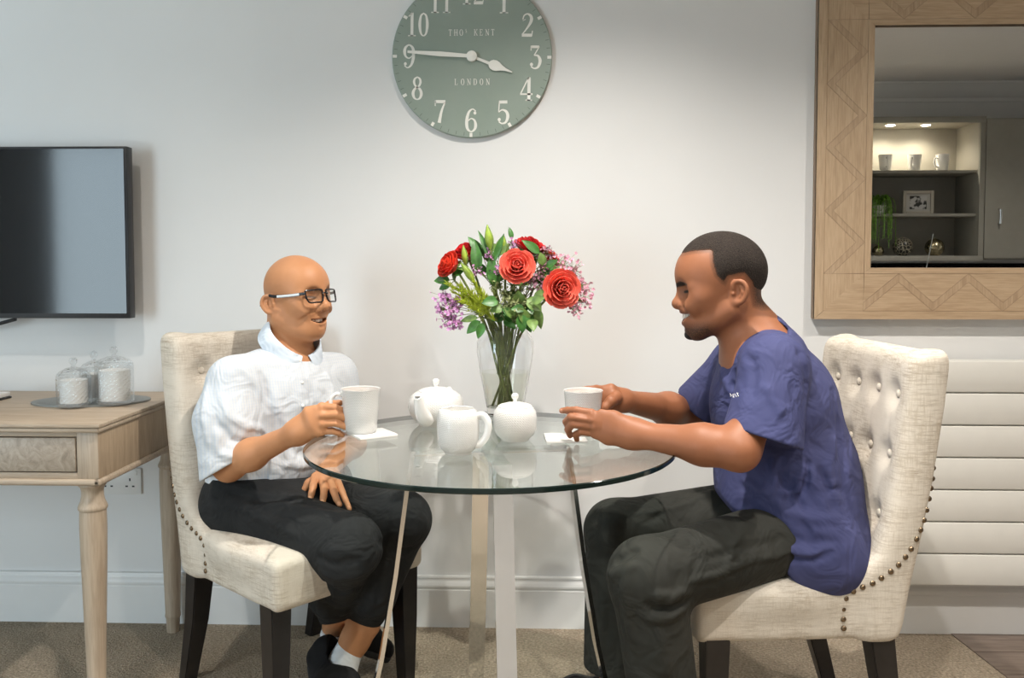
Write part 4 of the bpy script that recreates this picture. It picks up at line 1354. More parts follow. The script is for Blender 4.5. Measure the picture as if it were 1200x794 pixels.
# ------------------------------------------------------------------ vase of flowers
p = at_z(593, 480, TZ)
VASE = Vector((p.x, min(p.y, -0.345), TZ))
t = thing('glass_vase', 'smoky clear glass vase half filled with water', 'vase', VASE)
m_vg = glass_thin('smoky_glass', (0.90, 0.915, 0.93), 1.42)
oprof = [(0.0, 0.0), (0.046, 0.0), (0.050, 0.003), (0.053, 0.02), (0.064, 0.08), (0.075, 0.14), (0.0805, 0.18), (0.080, 0.205), (0.074, 0.222), (0.066, 0.232), (0.064, 0.240), (0.070, 0.248)]
iprof = [(0.068, 0.248), (0.062, 0.240), (0.064, 0.231), (0.072, 0.221), (0.0775, 0.205), (0.078, 0.18), (0.0725, 0.14), (0.0615, 0.08), (0.050, 0.022), (0.0, 0.016)]
mvr = Mat('clear_glass', (0.93, 0.945, 0.95, 1), 0.0, spec=0.5)
mvr.b.inputs['Transmission Weight'].default_value = 1.0
mvr.b.inputs['IOR'].default_value = 1.45
b = NB(); lathe(b, oprof + iprof, 56); obj('vessel', b, mvr.m, t)
m_water = glass_thin('vase_water', (0.95, 0.95, 0.90), 1.2)
b = NB(); lathe(b, [(0.0, 0.0165), (0.0495, 0.0225), (0.061, 0.08), (0.0690, 0.122), (0.0, 0.122)], 48); obj('water', b, m_water, t)

m_stem = plain('stem_green', (0.16, 0.20, 0.05), 0.5, var=0.35, scale=60)
m_leaf = plain('leaf_green', (0.045, 0.15, 0.025), 0.4, var=0.4, scale=50)
m_leaf2 = plain('leaf_olive', (0.13, 0.22, 0.05), 0.45, var=0.4, scale=50)
m_lime = plain('lime_foliage', (0.36, 0.44, 0.02), 0.5, var=0.35, scale=80)
m_bud = plain('lily_bud_green', (0.30, 0.42, 0.05), 0.4, var=0.3, scale=45)
m_pink = plain('pale_pink_blossom', (0.74, 0.34, 0.46), 0.6, var=0.3, scale=120)
m_lilac = plain('lilac_blossom', (0.60, 0.28, 0.55), 0.6, var=0.35, scale=120)
m_mauve = plain('dusty_mauve_blossom', (0.34, 0.16, 0.22), 0.6, var=0.4, scale=120)
m_sage = plain('sage_sprig', (0.22, 0.25, 0.10), 0.6, var=0.4, scale=120)


def petal_mat(name, c_in, c_out):
    m = Mat(name, c_out, 0.5, sss=0.0)
    n = m.noise(m.coord(), 45, 3)
    m.color(m.ramp(n, [(0.3, c_in), (0.7, c_out)]))
    return m.m


m_coral = petal_mat('coral_petal', (0.80, 0.10, 0.075), (0.92, 0.19, 0.12))
m_red = petal_mat('red_petal', (0.50, 0.006, 0.012), (0.68, 0.02, 0.018))
m_redor = petal_mat('orange_red_petal', (0.66, 0.025, 0.012), (0.80, 0.06, 0.02))
rf = random.Random(21)


def stem_to(par, head, r=0.0034, ang=None):
    a = rf.uniform(0, 6.28) if ang is None else ang
    h = Vector(head)
    dirx = h - Vector((VASE.x, VASE.y, TZ + 0.235))
    mouth = Vector((VASE.x, VASE.y, TZ + 0.236)) + Vector((dirx.x, dirx.y, 0)).normalized() * min(0.050, 0.35 * math.hypot(dirx.x, dirx.y))
    foot = Vector((VASE.x - dirx.x * 0.22 + 0.018 * math.cos(a), VASE.y - dirx.y * 0.15 + 0.018 * math.sin(a), TZ + 0.024))
    fo = Vector((foot.x - VASE.x, foot.y - VASE.y, 0))
    if fo.length > 0.036: foot = Vector((VASE.x, VASE.y, foot.z)) + fo.normalized() * 0.036
    pts = catmull([foot, (foot + mouth) / 2 + Vector((rf.uniform(-.006, .006), rf.uniform(-.006, .006), 0)), mouth, mouth * 0.45 + h * 0.55 + Vector((0, 0, 0.012)), h], 5)
    b = NB(); tube(b, pts, r, 6); obj('stem', b, m_stem, par, world=True)
    return pts


def petal_mesh(w_, h_, cup, curl, roll, seed):
    rp = random.Random(seed)
    nu, nv = 6, 6
    b = NB(); g = []
    for j in range(nv + 1):
        v_ = j / nv
        row = []
        for i in range(nu + 1):
            u_ = (i / nu - 0.5) * 2
            wid = w_ * (0.30 + 0.70 * math.sin(PI * (0.12 + 0.62 * v_)) ** 0.8) * (1 - 0.25 * max(0, v_ - 0.75) / 0.25)
            z = h_ * v_ * (1 - 0.10 * u_ * u_ * v_)
            out = cup * math.sin(v_ * PI * 0.62) + curl * max(0, v_ - 0.62) ** 1.5 * 3.2
            x = out - roll * (u_ ** 2) * wid * (1.2 - 0.7 * v_)
            y = u_ * wid + 0.0015 * math.sin(9 * v_ + seed) * abs(u_)
            row.append(b.verts.new((x + rp.uniform(-1, 1) * 0.0006, y, z)))
        g.append(row)
    for j in range(nv):
        for i in range(nu): b.faces.new((g[j][i], g[j][i + 1], g[j + 1][i + 1], g[j + 1][i]))
    # thickness
    bmesh.ops.recalc_face_normals(b, faces=b.faces[:])
    bmesh.ops.solidify(b, geom=b.faces[:], thickness=0.0007)
    return b


def rose(label, head, face, rad, mat, group, openness=1.0):
    """head: bloom centre; face: direction the bloom looks"""
    head = Vector(head); face = Vector(face).normalized()
    t = thing('rose', label, 'flower', (head.x, head.y, head.z), 0, group)
    back = head - face * rad * 0.9
    stem_to(t, back)
    q = face.to_track_quat('Z', 'Y').to_matrix()
    layers = [(3, 0.08, 0.50, 1.30, 0.05, 0.0, 1.0), (4, 0.20, 0.62, 1.28, 0.12, 0.02, 0.85), (5, 0.38, 0.78, 1.24, 0.21, 0.08, 0.65), (6, 0.56, 0.92, 1.16, 0.31, 0.16 * openness, 0.52), (7, 0.72, 1.0, 1.06, 0.40, 0.28 * openness, 0.42), (7, 0.86, 1.08, 0.94, 0.50, 0.42 * openness, 0.34)]
    for li, (n, r0, w_, h_, cup, curl, roll) in enumerate(layers):
        off = rf.uniform(0, 6.28)
        for k in range(n):
            a = off + 2 * PI * k / n + rf.uniform(-.12, .12)
            b = petal_mesh(rad * w_ * (1.15 if li < 2 else 0.92) * (0.55 if li == 0 else 0.72), rad * h_ * rf.uniform(.94, 1.05), rad * cup, rad * curl, roll, li * 10 + k)
            M = Matrix.Translation(Vector((math.cos(a), math.sin(a), 0)) * rad * r0 * 0.42) @ Matrix.Rotation(a, 4, 'Z') @ Matrix.Rotation(R(1 + 3.0 * li * openness), 4, 'Y')
            M = Matrix.Translation(head - face * rad * 0.75) @ q.to_4x4() @ M
            bmesh.ops.transform(b, matrix=M, verts=b.verts[:])
            obj('petal', b, mat, t, world=True)
    b = NB()
    ball(b, back + face * rad * 0.1, rad * 0.3, 10, 6); obj('calyx', b, m_leaf2, t, world=True)
    for k in range(4):
        a = k * PI / 2 + rf.uniform(-.3, .3)
        leaf_part(t, back, (q @ Vector((math.cos(a), math.sin(a), -0.1))), rad * 1.0, rad * 0.22, m_leaf2, 'sepal')
    return t


def leaf_part(par, base, direction, L, w_, mat, name='leaf', droop=0.25, normal=None):
    base = Vector(base); d_ = Vector(direction).normalized()
    up = Vector(normal) if normal is not None else Vector((0, -0.3, 1))
    s_ = d_.cross(up); s_ = s_.normalized() if s_.length > 1e-3 else Vector((1, 0, 0))
    n_ = s_.cross(d_)
    b = NB(); rows = []
    N = 8
    for j in range(N + 1):
        v_ = j / N
        wid = w_ * (math.sin(PI * v_ ** 0.8) ** 0.85) + 0.0004
        c = base + d_ * (L * v_) - n_ * (droop * L * v_ * v_)
        rows.append([b.verts.new(c + s_ * (wid * u_) + n_ * (wid * 0.28 * abs(u_))) for u_ in (-1, -0.5, 0, 0.5, 1)])
    for p_, r2 in zip(rows[:-1], rows[1:]):
        for i in range(4): b.faces.new((p_[i], p_[i + 1], r2[i + 1], r2[i]))
    bmesh.ops.recalc_face_normals(b, faces=b.faces[:])
    bmesh.ops.solidify(b, geom=b.faces[:], thickness=0.0006)
    return obj(name, b, mat, par, world=True)


FY = VASE.y                                            # flowers spread around the vase axis
GR = 'roses in the vase'
rose('coral rose facing the camera at the centre of the bouquet', at_y(606, 311, FY - 0.075), (0.02, -1, 0.30), 0.0375, m_coral, GR)
rose('large coral rose drooping over the bouquet towards the man in scrubs', at_y(659, 338, FY - 0.06), (0.28, -1, 0.02), 0.041, m_coral, GR)
rose('orange-red rose on the bouquet side nearest the man in glasses', at_y(524, 309, FY - 0.03), (-0.75, -0.55, 0.45), 0.035, m_redor, GR, 0.6)
rose('deep red rose above the orange-red one, beside the tall lily bud', at_y(546, 293, FY + 0.02), (-0.25, -0.45, 0.85), 0.034, m_red, GR, 0.6)
rose('dark red rose at the top of the bouquet', at_y(621, 286, FY + 0.02), (0.25, -0.25, 1.0), 0.038, m_red, GR, 0.7)
rose('dark red rose half hidden behind the mauve sprigs', at_y(644, 300, FY + 0.035), (0.55, -0.3, 0.8), 0.030, m_red, GR, 0.6)


def bud(label, tip, base, r):
    tip, base = Vector(tip), Vector(base)
    t = thing('lily_bud', label, 'flower bud', base, 0, 'lily buds in the vase')
    stem_to(t, base)
    prof = [0.25, 0.7, 0.95, 1.0, 0.9, 0.68, 0.38, 0.06]
    pts = [base.lerp(tip, i / 7) for i in range(8)]
    b = NB(); tube(b, pts, [r * x for x in prof], 12); obj('bud', b, m_bud, t, world=True)
    for k in range(3):
        a = 2 * PI * k / 3 + 0.4
        ax = (tip - base).normalized(); s_ = ax.cross(Vector((0, 1, 0.1))).normalized(); n_ = ax.cross(s_)
        o_ = s_ * math.cos(a) + n_ * math.sin(a)
        b = NB(); tube(b, [p_ + o_ * r * x * 0.93 for p_, x in zip(pts, prof)], [0.0012] * 7 + [0.0005], 6); obj('ridge', b, m_leaf2, t, world=True)
    return t


t = bud('tall green lily bud standing highest in the bouquet', at_y(571, 263, FY - 0.02), at_y(575, 292, FY - 0.02), 0.0125)
for d_, L in (((-0.45, -0.1, 1), 0.10), ((0.35, -0.2, 1), 0.085)): leaf_part(t, at_y(578, 308, FY - 0.02), d_, L, 0.009, m_leaf, normal=(0, -1, 0.2))
t = bud('pale green lily bud beside the tall one', at_y(590, 274, FY - 0.01), at_y(592, 300, FY - 0.01), 0.0085)
leaf_part(t, at_y(592, 318, FY - 0.01), (0.1, -0.2, 1), 0.08, 0.008, m_leaf2, normal=(0, -1, 0.2))
t = bud('fat lime lily bud leaning beside the yellow-green foliage', at_y(540, 307, FY - 0.06), at_y(556, 330, FY - 0.055), 0.0105)
t = bud('olive lily bud between the two red roses', at_y(543, 287, FY - 0.01), at_y(546, 310, FY - 0.01), 0.0095)


def leafy(label, specs, stem_head):
    t = thing('leafy_stem', label, 'foliage', Vector(stem_head), 0, 'leafy stems in the vase')
    stem_to(t, stem_head)
    for (px, py, Y, d_, L, w_, m) in specs:
        leaf_part(t, at_y(px, py, Y), d_, L, w_, m, normal=(0.1, -1, 0.5))
        p_ = at_y(px, py, Y)
        b = NB(); tube(b, [Vector(stem_head), (Vector(stem_head) + p_) / 2 + Vector((0, 0, .004)), p_], 0.0012, 5); obj('twig', b, m_stem, t, world=True)
    return t


leafy('dark green leaves sticking out below the orange-red rose', [(527, 328, FY - .03, (-1, 0, .05), .045, .014, m_leaf), (528, 333, FY - .03, (-.8, 0, -.25), .036, .011, m_leaf), (531, 322, FY - .02, (.6, -.2, .4), .04, .012, m_leaf)], at_y(534, 330, FY - .02))
leafy('dark broad leaves crossing the centre of the bouquet', [(560, 318, FY - .02, (-.1, 0, 1), .09, .016, m_leaf), (574, 330, FY - .03, (.1, 0, 1), .085, .013, m_leaf), (585, 330, FY - .03, (.35, 0, 1), .07, .015, m_leaf), (572, 322, FY - .05, (.6, 0, -.5), .05, .014, m_leaf), (566, 300, FY, (-.6, 0, .9), .07, .014, m_leaf), (600, 280, FY, (-.2, 0, 1), .035, .007, m_leaf), (585, 300, FY - .02, (.2, 0, 1), .06, .016, m_leaf2)], at_y(577, 335, FY - .02))
leafy('olive and green leaves hanging over the vase rim beside the drooping coral rose', [(618, 350, FY - .07, (.5, -.2, -.35), .05, .020, m_leaf2), (628, 360, FY - .06, (.3, -.2, -1), .06, .013, m_leaf2), (611, 368, FY - .085, (.1, -.3, -1), .05, .016, m_leaf), (616, 372, FY - .08, (.35, -.3, -.8), .042, .014, m_leaf), (625, 348, FY - .05, (.8, -.2, .2), .055, .016, m_leaf2), (640, 352, FY - .04, (.9, 0, .5), .05, .012, m_leaf2)], at_y(615, 352, FY - .04))
leafy('dark leaf hanging over the vase rim below the lilac blossom', [(563, 376, FY - .07, (-.75, -.2, -.6), .05, .014, m_leaf), (566, 378, FY - .075, (-.3, -.3, -.9), .045, .012, m_leaf), (560, 372, FY - .06, (-.9, 0, -.1), .05, .010, m_leaf2)], at_y(568, 372, FY - .04))


rl = random.Random(77)
leafy('dense mixed leaves crowding the vase rim under the roses', [(rl.uniform(583, 624), rl.uniform(350, 382), FY - rl.uniform(.02, .085), (rl.uniform(-1, 1), -.4, rl.uniform(-.5, .8)), rl.uniform(.035, .055), rl.uniform(.010, .017), [m_leaf, m_leaf2][k_ % 2]) for k_ in range(22)], at_y(592, 368, FY - .03))
leafy('small upright leaves behind the central coral rose', [(rl.uniform(560, 645), rl.uniform(295, 335), FY - rl.uniform(-.02, .04), (rl.uniform(-.8, .8), -.2, rl.uniform(.2, 1)), rl.uniform(.035, .06), rl.uniform(.009, .014), [m_leaf, m_leaf2][k_ % 2]) for k_ in range(18)], at_y(600, 335, FY))


def spray(name, label, head, centers, n, spread, size, mat, base, branch=0.0008, group='blossom sprays in the vase', five=True):
    """airy spray: many tiny blossoms on hair-thin branches"""
    t = thing(name, label, 'flower', Vector(head), 0, group)
    stem_to(t, base, 0.0016)
    bb, bl = NB(), NB()
    base = Vector(base)
    for (c, k, sp_) in centers:
        c = Vector(c)
        tube(bb, catmull([base, (base + c) / 2 + Vector((0, 0, 0.006)), c], 4), branch * 1.3, 5)
        for i in range(int(k * 1.6)):
            q = c + Vector((rf.gauss(0, 1) * sp_, rf.gauss(0, 1) * sp_ * .7, rf.gauss(0, 1) * sp_))
            tube(bb, [c.lerp(base, 0.15), (c + q) / 2 + Vector((rf.uniform(-.003, .003), 0, .002)), q], branch * .6, 4, caps=False)
            if five:
                d_ = Vector((rf.uniform(-1, 1), rf.uniform(-1.2, .2), rf.uniform(-.4, 1))).normalized()
                m_ = d_.to_track_quat('Z', 'Y').to_matrix()
                for j in range(5):
                    a = 2 * PI * j / 5
                    e_ = m_ @ Vector((math.cos(a), math.sin(a), 0.35)); f_ = m_ @ Vector((-math.sin(a), math.cos(a), 0))
                    vs = [bl.verts.new(x) for x in (q, q + e_ * size * .7 + f_ * size * .45, q + e_ * size * 1.1, q + e_ * size * .7 - f_ * size * .45)]
                    bl.faces.new(vs)
            else:
                ball(bl, q, size, 6, 4)
    obj('branches', bb, m_stem, t, world=True)
    obj('blossom', bl, mat, t, world=True)['kind'] = 'stuff'
    return t


g = lambda px, py, dy: at_y(px, py, FY + dy)
spray('gypsophila_spray', 'pale pink airy blossom spray behind the drooping coral rose', g(670, 330, 0), [(g(672, 318, .01), 26, .014), (g(683, 335, 0), 30, .013), (g(684, 352, -.01), 26, .013), (g(674, 362, -.03), 18, .011), (g(662, 310, .02), 20, .014), (g(647, 316, .0), 24, .014), (g(655, 305, .02), 16, .012)], 0, 0, 0.0052, m_pink, g(628, 345, -.01))
spray('gypsophila_spray', 'lilac blossom spray hanging over the vase towards the teapot', g(528, 362, -.03), [(g(522, 350, -.03), 26, .012), (g(530, 360, -.04), 34, .014), (g(525, 374, -.05), 30, .012), (g(537, 352, -.03), 22, .012), (g(534, 380, -.05), 22, .010), (g(517, 362, -.03), 14, .009)], 0, 0, 0.0054, m_lilac, g(562, 368, -.03))
spray('statice_sprig', 'dusty mauve sprigs between the red and coral roses', g(638, 320, 0), [(g(632, 322, -.03), 34, .012), (g(640, 310, -.01), 30, .012), (g(634, 335, -.04), 30, .011), (g(645, 325, -.02), 26, .011), (g(622, 328, -.04), 20, .010), (g(640, 295, 0), 18, .011), (g(627, 298, 0), 16, .010)], 0, 0, 0.0046, m_mauve, g(615, 350, -.02))
spray('statice_sprig', 'small pink sprig beside the lily buds', g(575, 300, 0), [(g(573, 298, -.02), 20, .007), (g(602, 287, 0), 18, .007), (g(581, 317, -.03), 14, .006), (g(561, 318, -.03), 12, .008)], 0, 0, 0.0046, m_lilac, g(582, 340, -.02))
spray('sage_sprig', 'grey-green feathery sprig below the central coral rose', g(597, 350, -.05), [(g(592, 345, -.06), 40, .010), (g(600, 355, -.07), 46, .011), (g(608, 340, -.05), 36, .010), (g(590, 362, -.06), 36, .009), (g(603, 370, -.07), 30, .009), (g(612, 355, -.06), 30, .008), (g(580, 335, -.05), 24, .008)], 0, 0, 0.0040, m_sage, g(592, 378, -.04))
# yellow-green needle foliage
t = thing('needle_foliage', 'bright yellow-green needle foliage fanning out above the vase', 'foliage', g(556, 352, -.05), 0, 'leafy stems in the vase')
stem_to(t, g(578, 372, -.05))
for (tx, ty) in ((526, 333), (532, 343), (541, 336), (550, 343), (546, 356), (556, 333), (563, 343), (538, 350), (571, 350), (535, 338), (545, 348), (560, 355), (553, 362)):
    p0_, p1_ = g(580, 376, -.05), g(tx, ty, -.06 + rf.uniform(-.02, .02))
    P = [Vector(x) for x in catmull([p0_, p0_.lerp(p1_, .5) + Vector((0, 0, .008)), p1_], 8)]
    b = NB(); tube(b, P, 0.0012, 5)
    for i, q in enumerate(P[5:]):
        for j in range(4):
            ax = (P[-1] - P[0]).normalized()
            d_ = (ax * 1.0 + Vector((rf.uniform(-1, 1), rf.uniform(-1, .6), rf.uniform(-.9, 1))) * 0.85).normalized() * rf.uniform(.014, .024)
            s_ = d_.cross(Vector((0, 1, .2))).normalized() * .0016
            vs = [b.verts.new(x) for x in (q - s_ * .5, q + d_ * .5 + s_, q + d_, q + d_ * .5 - s_)]; b.faces.new(vs)
    obj('frond', b, m_lime, t, world=True)


# ------------------------------------------------------------------ people
def skin_mat(name, base, dark, lip, hairc, rough=0.50):
    m = Mat(name, base, rough, spec=0.35)
    n1 = m.noise(m.coord(), 14, 4); n2 = m.noise(m.coord(), 160, 3); n3 = m.noise(m.coord(), 420, 2)
    c = m.mix(m.math('MULTIPLY', n1, 0.75), base, dark)
    c = m.mix(m.attr('lip'), c, lip)
    c = m.mix(m.attr('nail'), c, tuple(min(1, x * 1.25 + 0.06) for x in base[:3]))
    c = m.mix(m.math('MULTIPLY', m.attr('stubble'), m.ramp(n3, [(0.35, (0.62, 0.62, 0.62)), (0.6, (1, 1, 1))])), c, hairc)
    c = m.mix(m.attr('brow'), c, hairc)
    m.color(c)
    m.bump(n2, 0.12, 0.0012)
    return m.m


def cloth_mat(name, c0, c1, rough=0.85, weave=700, bump=0.25, stripe=None, wrinkle=11):
    m = Mat(name, c0, rough, spec=0.2)
    n = m.noise(m.coord(), 5, 4)
    col = m.ramp(n, [(0.3, c0), (0.7, c1)])
    if stripe:
        uv = m.new('ShaderNodeAttribute', attribute_name='weave_u').outputs['Fac']
        s1 = m.math('POWER', m.math('ABSOLUTE', m.math('SINE', m.math('MULTIPLY', uv, 420.0))), 6.0)
        col = m.mix(m.math('MULTIPLY', s1, 0.30), col, stripe)
        uv2 = m.new('ShaderNodeAttribute', attribute_name='weave_v').outputs['Fac']
        s2 = m.math('POWER', m.math('ABSOLUTE', m.math('SINE', m.math('MULTIPLY', uv2, 420.0))), 8.0)
        col = m.mix(m.math('MULTIPLY', s2, 0.14), col, stripe)
    m.color(col)
    wr = m.noise(m.coord((1, 1, 1.0)), wrinkle, 2, 0.5, 1.6)
    b1 = m.bump(wr, 0.55, 0.022)
    m.bump(m.noise(m.coord(), weave, 2), bump, 0.001, b1)
    return m.m


class Frame:
    def __init__(s, o, fwd, up=(0, 0, 1), scale=1.0):
        s.o = V3(o)
        x = V3(fwd); x /= np.linalg.norm(x)
        z = V3(up); z = z - x * (z @ x); z /= np.linalg.norm(z)
        y = np.cross(z, x)
        s.A = np.stack([x, y, z], 1)
        s.k = scale

    def __call__(s, *p):
        p = V3(p if len(p) == 3 else p[0])
        return s.o + s.A @ (p * s.k)

    def local(s, V):
        return ((V - s.o) @ s.A) / s.k


def head_prims(S, H, P):
    """skull, face, ears and neck root in the head frame H (x forward, y left, z up, origin between the ears)"""
    k = H.k
    pend = []

    def F(pts, amp, wd, side=False):
        pend.append((pts, amp, wd, side))
    E = lambda c, r, kk, rot=None: S.add(ell(H(c), [x * k for x in r], H.A if rot is None else H.A @ rot), kk)
    G = lambda a, b_, r0, r1, kk: S.add(seg(H(a), H(b_), r0 * k, r1 * k), kk)
    B = lambda c, r, kk: S.add(sph(H(c), r * k), kk)
    E((0.0365, 0, 0.051), (0.1015, 0.0770, 0.089 + P.get('top', 0)), 0.0)
    E((0.074, 0, 0.046), (0.0635, 0.063, 0.058), 0.03)
    E((0.066, 0, -0.026), (0.058, 0.056, 0.072), 0.045)
    jw = P.get('jowl', 0)
    lo_x = P.get('low', 0)
    for s in (-1, 1):
        G((0.018, 0.054 * s, -0.038), (0.092 + lo_x, 0.022 * s, -0.086), 0.021 + jw, 0.0175 + jw * .6, 0.03)
        B((0.086, 0.043 * s, -0.008), 0.0225, 0.03)
        B((0.103, 0.037 * s, -0.0255), 0.0175 + P.get('cheek', 0), 0.018)
        G((0.1245, 0.011 * s, 0.0215), (0.103, 0.049 * s, 0.0215), 0.0105, 0.0080, 0.014)
    B((0.105 + lo_x, 0, -0.087), 0.0180 + jw * .5, 0.03)
    # eyes: hollow, then lids with a slit
    for s in (-1, 1):
        S.sub(sph(H(0.1380, 0.035 * s, 0.0095), 0.0235 * k), 0.012)
        E((0.0950, 0.0330 * s, 0.0140), (0.0145, 0.0175, 0.0095), 0.005)
        E((0.0955, 0.0335 * s, 0.0020), (0.0140, 0.0165, 0.0070), 0.005)
        F([(0.1120, 0.019 * s, 0.0072), (0.1150, 0.0325 * s, 0.0095), (0.1040, 0.048 * s, 0.0068)], -0.0032, 0.0022)
        F([(0.1110, 0.021 * s, 0.0175), (0.1140, 0.0325 * s, 0.0195), (0.1030, 0.047 * s, 0.0165)], -0.0018, 0.0022)
        F([(0.1110, 0.024 * s, -0.0050), (0.1110, 0.036 * s, -0.0065), (0.1000, 0.049 * s, -0.0020)], -0.0016, 0.0028)
        for dz in (0.004, 0.0, -0.005):                 # laughter lines
            F([(0.094, 0.054 * s, 0.007 + dz * .6), (0.078, 0.063 * s, 0.007 + dz * 1.8)], -P.get('crow', 0.0), 0.0019, True)
    # nose
    nx = P.get('nose', 0)
    G((0.1270, 0, 0.0165), (0.1400 + nx, 0, -0.0165), 0.0076, 0.0105, 0.010)
    B((0.1412 + nx, 0, -0.0222), 0.0112 + P.get('ala', 0) * .5, 0.010)
    for s in (-1, 1):
        B((0.1290 + nx * .7, 0.0130 * s, -0.0250), 0.0090 + P.get('ala', 0), 0.007)
        F([(0.1235, 0.0215 * s, -0.017), (0.1225, 0.0225 * s, -0.026), (0.1265, 0.018 * s, -0.033)], -0.0032, 0.0030)
    for s in (-1, 1):
        S.sub(sph(H(0.1350 + nx, 0.0062 * s, -0.0338), 0.0036 * k), 0.004)
    # muzzle and smiling lips around an opening
    mo = P.get('open', 0.008)
    mz = P.get('mouth_z', -0.054)
    wd_ = P.get('wide', 1.0)
    E((0.107 + lo_x, 0, mz), (0.0275, 0.031, 0.024), 0.022)
    Lx = lambda y_: 0.1335 + lo_x - 30 * y_ * y_ / wd_
    Lz = lambda y_: mz + 8.5 * y_ * y_ / wd_
    for s in (-1, 1):
        for j in range(7):                              # curved opening, corners drawn up and back
            u = (j + .3) / 7
            y_ = 0.0300 * wd_ * u
            S.sub(ell(H(Lx(y_) + 0.001, y_ * s, Lz(y_)), [0.0150 * k, 0.0052 * k, mo * (1.06 - 0.55 * u * u) * k], H.A), 0.0015)
        F([(0.124, 0.0205 * s, -0.027), (0.113, 0.034 * s * wd_, -0.038), (0.100, 0.0415 * s * wd_, -0.058)], -0.0045, 0.0042)
        F([(0.111, 0.039 * s * wd_, -0.025), (0.101, 0.0455 * s * wd_, -0.037)], 0.0025, 0.009)
    F([(0.122, -0.014, -0.0775), (0.124, 0, -0.0795), (0.122, 0.014, -0.0775)], -0.0025, 0.0050)
    up_l, lo_l = [], []
    for y0 in (0.0315, 0.026, 0.019, 0.010, 0.0):
        u = y0 / 0.0315
        y_ = y0 * wd_
        up_l.append((Lx(y_) - 0.001 * (1 - u), y_, Lz(y_) + mo * (1.10 - 0.85 * u * u) + 0.0030 * (1 - u * u)))
        lo_l.append((Lx(y_) - 0.0065 * (1 - u * u), y_, Lz(y_) - mo * (1.10 - 0.85 * u * u) - 0.0042 * (1 - u * u)))
    rU, rL = (0.0022, 0.0030, 0.0036, 0.0042, 0.0040), (0.0022, 0.0034, 0.0044, 0.0052, 0.0054)
    for line, rr in ((up_l, rU), (lo_l, rL)):
        for s in (-1, 1):
            for i in range(4):
                a, b_ = line[i], line[i + 1]
                G((a[0], a[1] * s, a[2]), (b_[0], b_[1] * s, b_[2]), rr[i], rr[i + 1], 0.0025)
    # ears: shell, hollow, rim, lobe and tragus
    for s in (-1, 1):
        yaw = np.array(Matrix.Rotation(s * R(-24), 3, 'Z')) @ np.array(Matrix.Rotation(R(-14), 3, 'Y'))
        EF = Frame(H(0.003, 0.0760 * s, 0.001), H.A @ yaw[:, 0], H.A @ yaw[:, 2], k)
        e = lambda c, r, kk: S.add(ell(EF(c), [x * k for x in r], EF.A), kk)
        e((0.0, 0.001 * s, 0.0), (0.0215, 0.0055, 0.0295), 0.004)
        e((0.006, 0.001 * s, -0.0235), (0.0090, 0.0052, 0.0095), 0.005)
        S.sub(ell(EF(0.003, 0.0068 * s, 0.001), [0.0115 * k, 0.0055 * k, 0.0185 * k], EF.A), 0.003)
        rim = [(0.014, 0.0035, 0.006), (0.0155, 0.0045, 0.018), (0.007, 0.0055, 0.0265), (-0.007, 0.0065, 0.0265), (-0.0180, 0.0070, 0.015), (-0.0195, 0.0065, 0.0), (-0.0140, 0.0050, -0.015), (-0.003, 0.0035, -0.0235)]
        rim = [EF(a[0], a[1] * s, a[2]) for a in rim]
        S.chain(catmull(rim, 3), [0.0034 * k] * 40, 0.005)
        S.chain([EF(-0.002, 0.0045 * s, 0.014), EF(-0.0085, 0.0050 * s, 0.004), EF(-0.006, 0.0045 * s, -0.008)], [0.0025 * k] * 3, 0.004)
        S.add(sph(EF(0.0115, 0.0045 * s, -0.004), 0.0045 * k), 0.004)
    # creases are laid on the finished face surface
    for pts, amp, wd, side in pend:
        out = []
        for p in (catmull(pts, 4) if len(pts) > 2 else pts):
            n_ = 70
            if side:
                sg = 1 if p[1] > 0 else -1
                Q_ = np.stack([np.full(n_, p[0]), sg * np.linspace(0.10, 0.03, n_), np.full(n_, p[2])], 1)
            else:
                Q_ = np.stack([np.linspace(0.17, 0.06, n_), np.full(n_, p[1]), np.full(n_, p[2])], 1)
            Wp = (H.o + (Q_ * k) @ H.A.T).astype(np.float32)
            D = S._eval(Wp[:, None, :], Wp, 0.02)[:, 0]
            i = int(np.argmax(D < 0))
            if D[i] < 0: out.append(Wp[i])
        if len(out) > 1: S.fold(out, amp * k, wd * k)
    return up_l, lo_l


